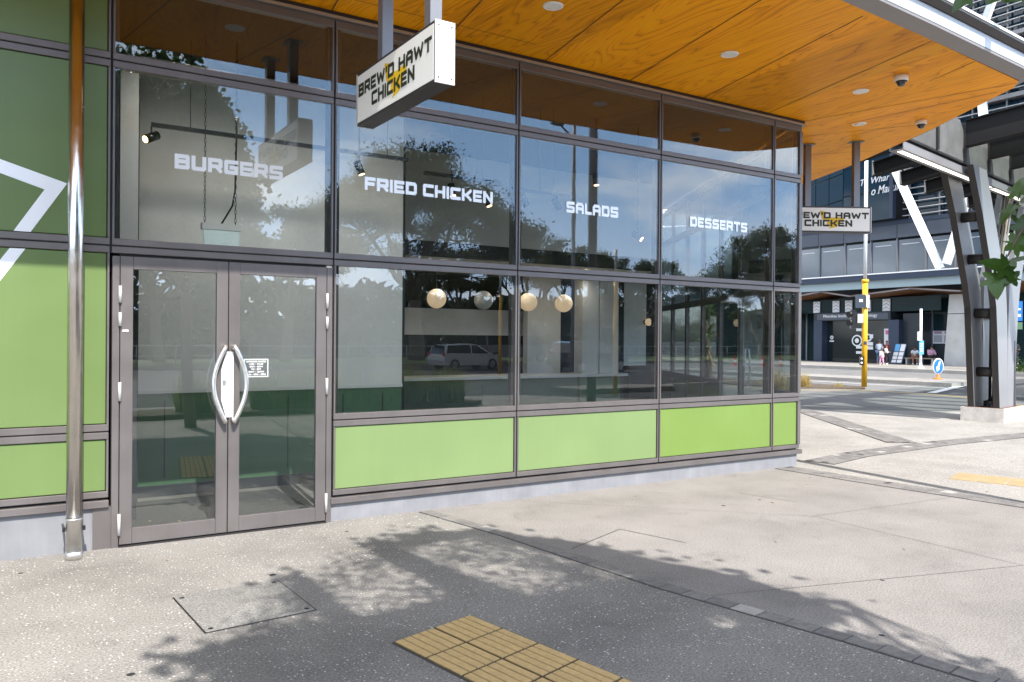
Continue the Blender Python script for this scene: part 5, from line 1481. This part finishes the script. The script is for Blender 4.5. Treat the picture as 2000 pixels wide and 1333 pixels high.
    skin_mesh(pts, edges, idx['pel'], 'body', skin, t)
    def garment(name, nodes, grow, mat, root, cut=None):
        ii = {n: i for i, n in enumerate(nodes)}
        pp = [(P_[n][0], P_[n][1]+grow*k) for n in nodes]
        ee = [(ii[a], ii[b]) for a, b in E_ if a in ii and b in ii]
        if cut:
            for a, b, f in cut:
                pp.append((P_[a][0].lerp(P_[b][0], f), P_[a][1]*(1-f)+P_[b][1]*f+grow*k)); ee.append((ii[a], len(pp)-1))
        skin_mesh(pp, ee, ii[root], name, mat, t)
    if short_sleeve: garment('shirt', ['wst','chs','shl','shr'], .022, top, 'chs', [('shl','ell',.6),('shr','elr',.6),('wst','pel',.8)])
    else: garment('jumper', ['wst','chs','shl','shr','ell','elr'], .022, top, 'chs', [('ell','wrl',.9),('elr','wrr',.9),('wst','pel',.8)])
    if short_leg: garment('shorts', ['pel','hpl','hpr'], .024, bottom, 'pel', [('hpl','knl',.8),('hpr','knr',.8)])
    else: garment('trousers', ['pel','hpl','hpr','knl','knr'], .020, bottom, 'pel', [('knl','anl',.95),('knr','anr',.95)])
    garment('shoes', ['anl','tol'], .014, shoes, 'anl'); garment('shoes', ['anr','tor'], .014, shoes, 'anr')
    hd = P_['hed'][0]; r = P_['hed'][1]
    hm = MB(); hm.ball((hd.x-.022*k, 0, hd.z+.022*k), r*1.08, 14, 0, (1.0,.96,1.0))
    if hair == 'hair_red' or label.startswith('child'): hm.ball((hd.x-.06*k, 0, hd.z-.10*k), r*.85, 12, 0, (.7,.95,1.3))
    hm_o = MB(); hm_o.v = [(v[0]+t.location.x, v[1]+t.location.y, v[2]+t.location.z) for v in hm.v]; hm_o.f, hm_o.mi, hm_o.sm = hm.f, hm.mi, hm.sm
    hm_o.build('hair', hair, t)
    fc = MB(); L0 = t.location
    for sy in (-1, 1): fc.ball(L0+Vector((hd.x+r*.93, sy*.034*k, hd.z)), .011*k, 8)
    fc.build('eyes', 'hair_black', t)
    ns = MB(); ns.tube([L0+Vector((hd.x+r*.90,0,hd.z-.005*k)), L0+Vector((hd.x+r*1.12,0,hd.z-.045*k)), L0+Vector((hd.x+r*.93,0,hd.z-.052*k))], [.010*k,.016*k,.010*k], 8); ns.build('nose', skin, t)
    mo = MB(); mo.obox(L0+Vector((hd.x+r*.93,0,hd.z-.078*k)), Vector((.006*k,0,0)), Vector((0,.024*k,0)), Vector((0,0,.005*k))); mo.build('mouth', 'cloth_maroon', t)
    for sy in (-1, 1):
        er = MB().ball(L0+Vector((hd.x-.005*k, sy*r*1.0, hd.z-.01*k)), .022*k, 8, 0, (.8,.4,1.2)).build('ear', skin, t)
    return t
TO = math.radians(237)       # toward the shop front
person('person in a grey-blue jumper and jeans reading a poster, back half turned', (50.3,27.15,.06), math.radians(10), 1.70, 'stand', 'skin_brown', 'hair_black', 'cloth_greyblue', 'cloth_denim', build=1.15)
person('child in a patterned top and pink leggings with white shoes', (48.9,26.05,.06), math.radians(250), 1.12, 'walk', 'skin_tan', 'hair_black', 'cloth_pattern', 'cloth_pink', build=1.12)
person('person in a white top and black trousers beside the brochure board', (49.5,26.1,.06), math.radians(290), 1.34, 'stand', 'skin_tan', 'hair_red', 'cloth_white', 'cloth_black', build=1.2)
person('person with dark red hair and maroon top behind the one in white', (50.9,26.95,.06), math.radians(190), 1.66, 'stand', 'skin_tan', 'hair_red', 'cloth_maroon', 'cloth_black')
person('person in a pale tee and rust shorts bent forward on the bench', (51.3,25.12,.06), math.radians(215), 1.68, 'sit_lean', 'skin_brown', 'hair_black', 'cloth_palegrey', 'cloth_rust', short_sleeve=True, short_leg=True)
person('person in a lilac jumper and black trousers upright on the bench', (51.5,24.05,.06), math.radians(230), 1.74, 'sit', 'skin_tan', 'hair_black', 'cloth_lilac', 'cloth_black', build=1.2)
pm = person('person all in black with a shoulder strap at the right edge', (50.0,17.95,.06), math.radians(225), 1.80, 'stand', 'skin_tan', 'hair_black', 'cloth_black', 'cloth_black', build=1.1)

# ================================================================== VEGETATION
def leaf_quad(mb, c, size, rnd, flat=0.0, mi=0):
    th = rnd.uniform(0, 2*PI); z = rnd.uniform(-1, 1)*(1-flat)
    r = math.sqrt(max(0, 1-z*z))
    n_ = Vector((r*math.cos(th), r*math.sin(th), z if flat == 0 else abs(z)+flat)).normalized()
    a = n_.orthogonal().normalized(); b = n_.cross(a)
    an = rnd.uniform(0, 2*PI); a, b = a*math.cos(an)+b*math.sin(an), b*math.cos(an)-a*math.sin(an)
    s = size*rnd.uniform(.7, 1.3)
    mb.add([c-a*s*.5, c+b*s*.22+n_*s*.05, c+a*s*.5, c-b*s*.22+n_*s*.05], [(0,1,2,3)], mi)
def limb(mb, a, b, r0, r1, rnd, n=5, sag=.12, sides=7):
    a, b = Vector(a), Vector(b); L = (b-a).length
    pts, rs = [], []
    for i in range(n+1):
        t = i/n
        w = math.sin(PI*t)*L*sag*.5
        pts.append(a.lerp(b, t) + Vector((rnd.uniform(-1,1)*w*.6, rnd.uniform(-1,1)*w*.6, -w*.6 if i else 0)))
        rs.append(r0 + (r1-r0)*t)
    mb.tube(pts, rs, sides)
    return pts
def gum_tree(name, label, base, H, spread, seed, leafm='leaf_gum', barkm='bark_pale', clumps=60, per=150, leaf=.22, fork=.28, group='trees along the park edge', dome=.75, crown_low=.42, thick=(.16,.22)):
    rnd = random.Random(seed)
    t = thing(name, label, 'tree', base, group)
    B = Vector(base); wood = MB(); lf = MB()
    fk = B + Vector((rnd.uniform(-.4,.4), rnd.uniform(-.4,.4), H*fork))
    r0 = H*.032
    limb(wood, B - Vector((0,0,.2)), fk, r0*1.25, r0*.9, rnd, 6, .06, 10)
    mains = []
    for k in range(7):
        an = 2*PI*k/7 + rnd.uniform(-.4,.4); rr = spread*rnd.uniform(.25,.55)
        e = B + Vector((math.cos(an)*rr, math.sin(an)*rr, H*rnd.uniform(.52,.74)))
        limb(wood, fk, e, r0*.55, r0*.22, rnd, 5, .2)
        mains.append(e)
    for c in range(clumps):
        an = rnd.uniform(0, 2*PI); q = math.sqrt(rnd.random())
        rr = spread*q*rnd.uniform(.9, 1.05)
        top = H*(1 - (1-dome)*1.0*q**2.2) 
        zz = top - rnd.random()**1.4*H*(thick[0] + thick[1]*(1-q)) - H*.03
        zz = max(zz, H*crown_low*(1.0 if rnd.random() < .8 else .8))
        cc = B + Vector((math.cos(an)*rr, math.sin(an)*rr, zz))
        m_ = min(mains, key=lambda e: (e-cc).length)
        limb(wood, m_, cc, r0*.16, r0*.05, rnd, 4, .22, 5)
        cr = spread*rnd.uniform(.11,.20)
        for i in range(int(per*rnd.uniform(.6,1.3))):
            d = Vector((rnd.gauss(0,1), rnd.gauss(0,1), rnd.gauss(0,1)*.62))
            d *= .46*cr
            leaf_quad(lf, cc+d, leaf, rnd)
    wood.build('trunk', barkm, t); lf.build('crown', leafm, t)
    return t
g1 = gum_tree('gum_tree', 'tall domed gum tree mirrored above the FRIED CHICKEN lettering', (23.0,-45.5,.04), 15.6, 8.6, 21, clumps=120, per=620, leaf=.25, dome=.58, crown_low=.40, thick=(.13,.10))
g2 = gum_tree('gum_tree', 'shorter bushy gum tree mirrored left of the tall domed one', (13.6,-46,.04), 10.4, 4.6, 22, clumps=60, per=420, leaf=.25, dome=.7, crown_low=.2)
g3 = gum_tree('gum_tree', 'multi-stemmed gum tree mirrored under the word DESSERTS', (76,-58,.04), 15.6, 8.0, 23, clumps=80, per=380, leaf=.32, dome=.62, fork=.16, crown_low=.32, thick=(.14,.10))
g4 = gum_tree('gum_tree', 'wide gum tree mirrored at the left of the SALADS window', (43.5,-61,.04), 12.4, 5.6, 24, clumps=60, per=420, leaf=.30, crown_low=.35)
k_ = 0
for src, x, y, s_, rz, lb in [
    (g4, 51.0, -63, .98, 1.1, 'wide gum tree mirrored at the middle of the SALADS window'),
    (g4, 57.5, -60, .90, 2.3, 'pale gum tree mirrored at the right of the SALADS window'),
    (g2, 63.5, -57, .80, 1.7, 'small dark gum tree mirrored left of the word DESSERTS'),
    (g2, 35.5, -62, 1.02, .6, 'bushy gum tree mirrored beside the window joint under the CHICKEN lettering'),
    (g2, 6.0, -47, .95, 2.9, 'bushy gum tree mirrored behind the left window'),
    (g4, -2.5, -49, .88, .4, 'wide gum tree mirrored over the double doors'),
    (g1, 88, -64, .95, 2.0, 'tall gum tree mirrored in the narrow corner window'),
    (g2, 96, -48, 1.2, .2, 'bushy gum tree mirrored at the far end of the park'),
    (g4, -12, -50, .95, 1.9, 'wide gum tree standing left of the doors reflection')]:
    dup(src, (x, y, .04), rz, (s_, s_, s_), lb)
# low dark shrub belt under the park trees: one mass
rb = random.Random(77); belt = MB()
for k in range(24000):
    x = rb.uniform(-25, 120); y = -53 - rb.uniform(0, 5) - .06*max(0, x-40)
    hh = 2.2 + 1.5*mnoise.noise(Vector((x*.22, y*.3, 0))) + .8*mnoise.noise(Vector((x*.9, y, 3)))
    leaf_quad(belt, Vector((x, y, .04 + rb.random()*max(.6, hh))), .75, rb)
belt.build('shrub_belt', 'leaf_dark', None, 'stuff')
rb = random.Random(79); belt = MB()
for k in range(26000):
    x = rb.uniform(-25, 130); y = -74 - rb.uniform(0, 6)
    hh = 7.0 + 2.4*mnoise.noise(Vector((x*.12, 1.3, 0))) + 1.2*mnoise.noise(Vector((x*.5, y, 3)))
    leaf_quad(belt, Vector((x, y, .04 + rb.random()*max(.6, hh))), 1.35, rb)
belt.build('far_wood', 'leaf_dark', None, 'stuff')
dk = gum_tree('evergreen_tree', 'dark evergreen at the left end of the glazed entrance across the road', (51.2,38.6,.06), 5.0, 2.6, 31, 'leaf_dark', 'bark', clumps=40, per=130, leaf=.22, group=None, crown_low=.15)

# street tree by the camera: its crown shades the foreground and is mirrored over the doors
def in_poly(x, y, P):
    c = False; n = len(P)
    for i in range(n):
        x1, y1 = P[i]; x2, y2 = P[i-1]
        if (y1 > y) != (y2 > y) and x < (x2-x1)*(y-y1)/(y2-y1)+x1: c = not c
    return c
st = thing('street_tree', 'leafy street tree beside the camera whose crown shades the footpath', 'tree', (.45,-8.6,0))
rt = random.Random(42)
crown_foot = [(-1.87,-2.87),(-1.99,-2.45),(-1.73,-2.18),(-1.61,-1.68),(-1.29,-1.51),(-.87,-1.12),(-.45,-1.13),(-.43,-.60),(-.13,-.26),(.09,-.29),(.45,-.26),(.70,-.60),(.73,-1.0),(1.07,-.87),(1.14,-1.34),(1.43,-1.61),(1.56,-1.99),(1.64,-2.56),(1.79,-2.88),(1.87,-3.29),(1.83,-3.65),(1.85,-3.95),(1.5,-4.05),(1.52,-4.32),(1.56,-4.66),(1.62,-5.0),(2.0,-5.6),(1.2,-7.0),(-.6,-7.2),(-1.9,-6.0),(-2.0,-4.0)]
# crown thinned here to imitate sun patches bounced off the window panes
sun_patches = [[(-1.63,-1.55),(-.94,-1.52),(-.89,-2.49),(-1.61,-2.49)], [(-.68,-.86),(-.10,-.76),(-.04,-2.51),(-.75,-2.53),(-.76,-1.24)], [(.10,-1.14),(.90,-1.11),(1.25,-2.74),(.32,-2.73)], [(1.0,-3.55),(1.2,-3.6),(1.15,-3.85),(.95,-3.8)]]
LOBE = [(0,-.5),(.05,-.30),(.20,-.36),(.36,-.34),(.33,-.22),(.24,-.10),(.36,-.05),(.50,.10),(.38,.12),(.24,.10),(.22,.24),(.14,.40),(0,.60)]
LOBE = LOBE + [(-x, y) for x, y in reversed(LOBE[1:-1])]
def lobed_leaf(mb, c, size, nrm, spin, mi=0, droop=.35):
    n_ = Vector(nrm).normalized(); a = n_.orthogonal().normalized(); b = n_.cross(a)
    a, b = a*math.cos(spin)+b*math.sin(spin), b*math.cos(spin)-a*math.sin(spin)
    k = len(LOBE)
    P3 = lambda x, y: c + a*(x*size) + b*(y*size) + n_*(size*(abs(x)*.22 - droop*(x*x + .7*(y+.1)**2)))
    vs = [P3(0,-.05)] + [P3(x*.5, -.05+(y+.05)*.5) for x, y in LOBE] + [P3(x, y) for x, y in LOBE]
    fs = [(0, i+1, (i+1) % k+1) for i in range(k)] + [(i+1, k+i+1, k+(i+1) % k+1, (i+1) % k+1) for i in range(k)]
    mb.add(vs, fs, mi, True)
def small_leaf(mb, c, size, nrm, spin, mi=0):
    n_ = Vector(nrm).normalized(); a = n_.orthogonal().normalized(); b = n_.cross(a)
    a, b = a*math.cos(spin)+b*math.sin(spin), b*math.cos(spin)-a*math.sin(spin)
    pr = [(0,-.5),(.42,-.30),(.50,.10),(.20,.30),(0,.55),(-.20,.30),(-.50,.10),(-.42,-.30)]
    vs = [c + n_*(.06*size)] + [c + a*(x*size) + b*(y*size) - n_*(abs(x)*.18*size) for x, y in pr]
    mb.add(vs, [(0, i+1, (i+1) % 8+1) for i in range(8)], mi)
stand = Vector((-2.6,-7.07,1.69))           # camera position; the crown is cut clear of its view
def pruned(p):
    """the crown is trimmed out of the camera view, along a plane rising toward the shop"""
    ahead = (p.x+2.6)*.54 + (p.y+7.07)*.842
    return ahead > .1 and p.z < 1.69 + .52*ahead
lf = MB(); cents = []
while len(cents) < 560:
    gx, gy = rt.uniform(-2.3, 2.3), rt.uniform(-7.3, 0)
    if not in_poly(gx, gy, crown_foot): continue
    z = rt.uniform(2.6, 6.6)
    kk = z/math.tan(SUN_EL)
    c = Vector((gx - math.sin(SUN_AZ)*kk, gy - math.cos(SUN_AZ)*kk, z))
    # keep a rounded crown
    e = Vector(((c.x-.1)/2.7, (c.y+8.9)/3.1, (c.z-4.6)/2.15))
    if e.length > 1.0: continue
    if pruned(c) or (c-stand).length < 1.2: continue
    cents.append(c)
for c in cents:
    for i in range(120):
        q = c + Vector((rt.gauss(0,.16), rt.gauss(0,.16), rt.gauss(0,.12)))
        if pruned(q) or (q-stand).length < .9: continue
        kk = q.z/math.tan(SUN_EL)
        gx, gy = q.x + math.sin(SUN_AZ)*kk, q.y + math.cos(SUN_AZ)*kk
        thin = next((k_i for k_i, G in enumerate(sun_patches) if in_poly(gx, gy, G)), -1) + 1
        if thin and rt.random() < (0, 0, .62, .66, .9)[thin]: continue
        if not in_poly(gx, gy, crown_foot) and rt.random() < .91: continue
        small_leaf(lf, q, rt.uniform(.034,.050) if thin else rt.uniform(.065,.115), (rt.uniform(-1,1), rt.uniform(-1,1), rt.uniform(-.1,1.2)), rt.uniform(0,6.28))
# the low spray of leaves that hangs into view at the right
sprays = [((-1.160,-6.395,1.945),.060,.9),((-1.146,-6.402,1.928),.062,2.2),((-1.172,-6.384,1.905),.050,3.6),((-1.150,-6.398,1.885),.055,.3),((-1.180,-6.378,1.812),.072,3.3),((-1.186,-6.371,1.788),.060,4.0),((-1.166,-6.388,1.822),.066,2.7),((-1.158,-6.393,1.850),.060,5.2),((-1.146,-6.400,1.865),.066,1.5),((-1.172,-6.384,1.795),.05,2.2),
          ((-1.233,-6.338,2.262),.050,3.2),((-1.186,-6.370,2.268),.046,3.0),((-1.150,-6.390,2.272),.055,2.6),((-1.12,-6.43,1.98),.08,.2),((-1.11,-6.43,2.25),.08,1.5)]
for (c, s_, an) in sprays:
    c = Vector(c); vd = (stand-c).normalized()
    lobed_leaf(lf, c, s_*.86, (vd*.8 + Vector((rt.uniform(-.6,.6), rt.uniform(-.6,.6), rt.uniform(.1,1.0)))), an, 0, rt.uniform(.3,.7))
wood = MB()
fork = Vector((.35,-8.65,2.5))
limb(wood, (.45,-8.6,-.05), fork, .11, .085, rt, 6, .05, 12)
tips = []
for k in range(9):
    an = 2*PI*k/9
    e = Vector((.1+1.3*math.cos(an), -8.9+1.5*math.sin(an), rt.uniform(3.9,5.6)))
    limb(wood, fork, e, .05, .022, rt, 5, .2); tips.append(e)
for c in cents[::2]:
    m_ = min(tips, key=lambda e: (e-c).length); limb(wood, m_, c, .012, .004, rt, 3, .2, 5)
limb(wood, fork, (-.75,-6.75,2.25), .03, .012, rt, 5, .1); limb(wood, (-.75,-6.75,2.25), (-1.10,-6.42,1.98), .010, .004, rt, 4, .1, 6); limb(wood, (-.75,-6.75,2.25), (-1.10,-6.42,2.33), .010, .004, rt, 4, .1, 6)
limb(wood, (-1.10,-6.42,1.98), (-1.172,-6.382,1.83), .004, .0015, rt, 4, .1, 5); limb(wood, (-1.10,-6.42,1.98), (-1.158,-6.395,1.94), .003, .0015, rt, 3, .1, 5)
wood.build('trunk', 'bark', st); lf.build('crown', 'leaf_plane', st)

# grasses
def grass_clump(name, label, base, H, R, n, seed, mat, group=None, cat='grass clump'):
    rnd = random.Random(seed); t = thing(name, label, cat, base, group); mb = MB(); B = Vector(base)
    for i in range(n):
        an = rnd.uniform(0, 2*PI); lean = rnd.random()
        L = H*rnd.uniform(.6, 1.15); w_ = max(.004, H*.009)
        d = Vector((math.cos(an), math.sin(an), 0)); s_ = Vector((-d.y, d.x, 0))*w_
        a2 = rnd.uniform(0, 2*PI); q0 = math.sqrt(rnd.random())*R*.6
        b0 = B + Vector((math.cos(a2)*q0, math.sin(a2)*q0, 0))
        pts_ = [b0 + d*R*lean*.9*(f**1.7) + Vector((0,0,L*(f - .62*lean*f**2.6))) for f in (0,.35,.7,1)]
        mb.add([pts_[0]-s_, pts_[0]+s_, pts_[1]+s_*.9, pts_[1]-s_*.9, pts_[2]+s_*.7, pts_[2]-s_*.7, pts_[3]], [(0,1,2,3),(3,2,4,5),(5,4,6)])
    mb.build('blades', mat, t); return t
strip('planter_bed', [(-6,-11.6),(7.6,-11.4),(7.9,-10.7),(7.4,-10.2),(-6,-10.2)], .0, .10, 'soil')
gm = grass_clump('grass_clump', 'flax-like green clump mirrored under the counter line', (6.9,-10.75,.10), .95, .75, 900, 1, 'blade_green', 'grass clumps in the bed across the footpath')
lbls = ['green grass clump mirrored low in the right door', 'green grass clump mirrored low in the left door', 'green grass clump mirrored below the FRIED CHICKEN window', 'green grass clump at the end of the bed behind the camera', 'green grass clump in the middle of the bed behind the camera', 'green grass clump near the tree behind the camera', 'green grass clump second from the end of the bed']
for i, (x, y, s_) in enumerate([(2.6,-10.9,1.0),(1.0,-10.8,.95),(5.9,-10.9,1.05),(-.8,-10.9,.9),(4.2,-10.75,1.02),(3.4,-11.0,1.0),(5.1,-10.6,.95)]):
    dup(gm, (x, y, .10), i*1.1, (s_, s_, s_), lbls[i])
grass_clump('tussock', 'golden tussock in the kerb bed just past the shop corner', (21.9,11.7,.04), .6, .4, 260, 5, 'blade_straw')
grass_clump('tussock', 'small faded tussock right of the golden one by the kerb', (22.9,11.0,.04), .2, .3, 90, 6, 'blade_straw')
grass_clump('tussock', 'straw tussock seen through the corner glass', (18.9,10.4,.0), .95, .75, 300, 7, 'blade_straw')
sh_ = thing('low_shrub', 'low green shrub in the bed right of the steel column', 'shrub', (44.2,15.0,.06)); mb = MB(); rs_ = random.Random(9)
for i in range(900): leaf_quad(mb, Vector((44.2+rs_.gauss(0,.5), 15.0+rs_.gauss(0,.9), .1+abs(rs_.gauss(0,.3)))), .16, rs_)
mb.build('foliage', 'leaf_plane', sh_)
# yucca seen through the shop
yu = thing('yucca', 'yucca with green leaf tufts and a skirt of dead leaves seen through the shop glass', 'yucca', (12.3,7.2,.0)); mb = MB(); md_ = MB(); ry = random.Random(4)
MB().tube([(12.3,7.2,0),(12.28,7.2,1.2),(12.3,7.18,2.3)], [.09,.07,.05], 10).build('stem', 'bark', yu)
def blade(mb, c, d, L, w_, droop):
    d = Vector(d).normalized(); s_ = d.cross(Vector((0,0,1))).normalized()*w_
    m_ = c + d*L*.5; e = c + d*L + Vector((0,0,-droop*L))
    mb.add([c-s_*.6, c+s_*.6, m_+s_, m_-s_], [(0,1,2,3)]); mb.add([m_-s_, m_+s_, e], [(0,1,2)])
for i in range(150):
    an = ry.uniform(0, 6.28); el = ry.uniform(-.3, 1.3); z = ry.uniform(1.5, 2.45)
    blade(mb, Vector((12.3,7.2,z)), (math.cos(an)*math.cos(el), math.sin(an)*math.cos(el), math.sin(el)), ry.uniform(.35,.55), .022, .12)
for i in range(170):
    an = ry.uniform(0, 6.28); z = ry.uniform(.5, 1.6)
    blade(md_, Vector((12.3,7.2,z)), (math.cos(an)*.55, math.sin(an)*.55, -.8), ry.uniform(.35,.6), .016, .1)
mb.build('leaves', 'yucca_green', yu); md_.build('dead_leaves', 'yucca_dead', yu)
ay = grass_clump('agave', 'low grey-green rosette plant on the paving past the glass side doors', (12.9,7.4,0), .55, .5, 120, 15, 'yucca_green', None, 'plant')

# ================================================================== TRAFFIC AND STREET THINGS seen in the glass
def car(label, loc, rz, paint, L=4.0, H=1.5, W=1.7, kind='hatch'):
    t = thing('parked_car', label, 'car', (0,0,0))
    h = H
    if kind == 'hatch':
        low = [(-L/2+.05,.28),(L/2-.10,.26),(L/2-.02,.45),(L/2-.06,.62),(L/2-.35,.80),(.62*L/2,.90),(-.80*L/2,.96),(-L/2+.04,.90),(-L/2,.55)]
        roof = [(.60*L/2,.895),(.20*L/2,h*.93),(-.10*L/2,h),(-.55*L/2,h*.985),(-.90*L/2,h*.90),(-.955*L/2,.93)]
    elif kind == 'suv':
        low = [(-L/2+.05,.32),(L/2-.10,.30),(L/2,.55),(L/2-.03,.85),(L/2-.30,.98),(.52*L/2,1.04),(-.90*L/2,1.06),(-L/2+.02,1.0),(-L/2,.6)]
        roof = [(.50*L/2,1.035),(.20*L/2,h*.96),(0,h),(-.70*L/2,h*.985),(-.90*L/2,h*.93),(-.97*L/2,1.05)]
    else:
        low = [(-L/2,.35),(L/2-.10,.32),(L/2,.6),(L/2-.05,.95),(L/2-.4,1.1),(.70*L/2,1.15),(-L/2,1.15)]
        roof = [(.70*L/2,1.145),(.50*L/2,h*.97),(.38*L/2,h),(-L/2+.08,h),(-L/2,h*.96),(-L/2,1.14)]
    b = MB(); hw = W/2
    # lower body with a slight tuck at the sills
    def loft(poly, w0, w1):
        zs = [p[1] for p in poly]; z0, z1 = min(zs), max(zs)
        wd = lambda z: w0 + (w1-w0)*(z-z0)/max(1e-6, z1-z0)
        k = len(poly)
        v = [(x, -wd(z), z) for x, z in poly] + [(x, wd(z), z) for x, z in poly]
        return v, [tuple(range(k)), tuple(range(2*k-1, k-1, -1))] + [((i+1) % k, i, k+i, k+(i+1) % k) for i in range(k)]
    b.add(*loft(low, hw*.97, hw)); v, f = loft(roof, hw*.93, hw*.74); b.add(v, f); b.build('body', paint, t)
    gl = MB()
    def inset(poly, kx, dz0, dz1):
        cx = sum(p[0] for p in poly)/len(poly); out = []
        return out
    zb = roof[0][1]+.03; zt = h*.93
    wb, wt = hw*.93, hw*.74
    def wz(z): return wb + (wt-wb)*(z-roof[0][1])/(h-roof[0][1])
    def xf(z): # front edge of the cabin at height z
        (xa, za), (xb, zb_) = roof[0], roof[1]
        return xa + (xb-xa)*(z-za)/(zb_-za)
    def xr(z):
        (xa, za), (xb, zb_) = roof[-1], roof[-2]
        return xa + (xb-xa)*(z-za)/(zb_-za)
    xm = -.05*L/2
    for sgn in (-1, 1):
        for (xa0, xa1, xb0, xb1) in ((xm+.04, xf(zb)-.10, xm+.04, xf(zt)-.12), (xr(zb)+.12, xm-.04, xr(zt)+.14, xm-.04)):
            gl.add([(xa0, sgn*(wz(zb)+.004), zb), (xa1, sgn*(wz(zb)+.004), zb), (xb1, sgn*(wz(zt)+.004), zt), (xb0, sgn*(wz(zt)+.004), zt)], [(0,1,2,3) if sgn < 0 else (3,2,1,0)])
    gl.add([(xf(zb)+.01,-wz(zb)+.08,zb),(xf(zb)+.01,wz(zb)-.08,zb),(xf(zt)+.01,wz(zt)-.06,zt),(xf(zt)+.01,-wz(zt)+.06,zt)], [(0,1,2,3)])
    gl.add([(xr(zb)-.01,-wz(zb)+.1,zb),(xr(zb)-.01,wz(zb)-.1,zb),(xr(zt)-.01,wz(zt)-.08,zt),(xr(zt)-.01,-wz(zt)+.08,zt)], [(3,2,1,0)])
    gl.build('windows', 'car_glass', t)
    wr = .31 if kind == 'hatch' else .36
    for x in (L/2-.75, -L/2+.72):
        for sgn in (-1, 1):
            y = sgn*(hw-.10)
            w_ = MB(); w_.tube([(x, y-.1, wr), (x, y+.125*1 if sgn > 0 else y+.1, wr)], wr, 20); 
            wo = MB(); wo.tube([(x, sgn*(hw-.2), wr),(x, sgn*(hw+.012), wr)], wr, 22); wob = wo.build('wheel', 'tyre', t)
            MB().tube([(x, sgn*(hw+.0), wr),(x, sgn*(hw+.02), wr)], wr*.66, 16).build('rim', 'rim', wob)
    for sgn in (-1, 1):
        MB().obox((L/2-.16, sgn*(hw-.22), .70 if kind == 'hatch' else .86), (.14,0,-.05), (0,.14,0), (0,0,.05)).build('headlight', 'head_clear', t)
        MB().obox((-L/2+.03, sgn*(hw-.10), .88 if kind == 'hatch' else .98), (.05,0,0), (0,.08,0), (0,0,.12)).build('tail_light', 'tail_red', t)
        MB().obox((.52*L/2, sgn*(hw+.06), roof[0][1]+.06), (.07,0,0), (0,.07,0), (0,0,.055)).build('wing_mirror', paint, t)
    t.location = loc; t.rotation_euler = (0,0,rz)
    return t
car('silver hatchback on the road mirrored in the FRIED CHICKEN window', (20.2,-33.4,-.125), math.radians(-6), 'car_silver', 4.1, 1.50)
car('black four-wheel-drive on the road mirrored in the SALADS window', (24.6,-27.6,-.125), math.radians(-10), 'car_black', 4.6, 1.72, 1.85, 'suv')
car('pale van standing behind the traffic, faint in the glass', (27.6,-39.9,.04), math.radians(4), 'car_white', 4.9, 2.0, 1.9, 'van')
for i, (x, y) in enumerate([(42.9,-31.2),(44.4,-30.9),(41.0,-32.0)]):
    if i == 0:
        c0 = thing('traffic_cone', 'orange traffic cone mirrored near the side door handle, nearest the kerb', 'traffic cone', (x,y,-.13), 'orange cones on the road')
        MB().lathe((x,y,-.11), [(.17,0),(.045,.72),(.03,.74),(0,.74)], 16).build('cone', 'cone_red', c0); MB().box(x-.21,y-.21,-.13,x+.21,y+.21,-.105).build('base', 'cone_red', c0)
        MB().lathe((x,y,-.11), [(.125,.27),(.098,.42)], 16).build('reflective_band', 'paper', c0)
    else: dup(c0, (x,y,-.13), 0, None, ['','orange traffic cone mirrored right of the other two','orange traffic cone mirrored left of the other two'][i])
# mirrored street lamp and signal poles
ll = thing('street_lamp', 'twin-arm street lamp mirrored above the word SALADS', 'street lamp', (22.3,-26.0,-.12))
MB().tube([(22.3,-26.0,-.12),(22.3,-26.0,12.6)], [.12,.09], 14).build('column', 'signal_grey', ll)
for sgn in (-1, 1):
    a = Vector((22.3,-26.0,12.0)); e = a + Vector((.85,-.52,0))*sgn*2.0
    MB().tube([a, e+Vector((0,0,.18))], .045, 8).build('arm', 'signal_grey', ll)
    mb = MB(); mb.ball(e+Vector((.2*sgn,-.12*sgn,.15)), .34, 12, 0, (1.2,.6,.28)); mb.build('lantern', 'signal_grey', ll)
def ysig(x, y, lb):
    t = thing('signal_pole', lb, 'signal pole', (x,y,0), 'yellow signal poles mirrored in the glass')
    MB().tube([(x,y,-.13),(x,y,3.6)], .07, 14).build('yellow_sleeve', 'signal_yellow', t)
    MB().tube([(x,y,3.6),(x,y,4.6)], .05, 12).build('upper_shaft', 'galv', t)
    MB().box(x-.14,y-.2,2.7,x+.14,y-.08,3.5).build('signal_head', 'black_plastic', t)
ysig(14.4,-13.2, 'yellow signal pole mirrored behind the right pendant globe'); ysig(16.2,-23.2, 'slim yellow signal pole mirrored beside the silver car')
fn = thing('wire_fence', 'thin rail fence along the park mirrored behind the cars', 'fence', (30,-39.6,.04))
fr_ = MB(); fr_.tube([(-20,-39.6,1.15),(75,-40.6,1.15)], .03, 6); fr_.tube([(-20,-39.6,.6),(75,-40.6,.6)], .02, 6); fr_.build('rails', 'galv', fn)
fp = MB()
for k in range(49):
    x = -20+k*1.98; fp.tube([(x,-39.6-(k/48),.04),(x,-39.6-(k/48),1.18)], .03, 6)
fp.build('posts', 'galv', fn)
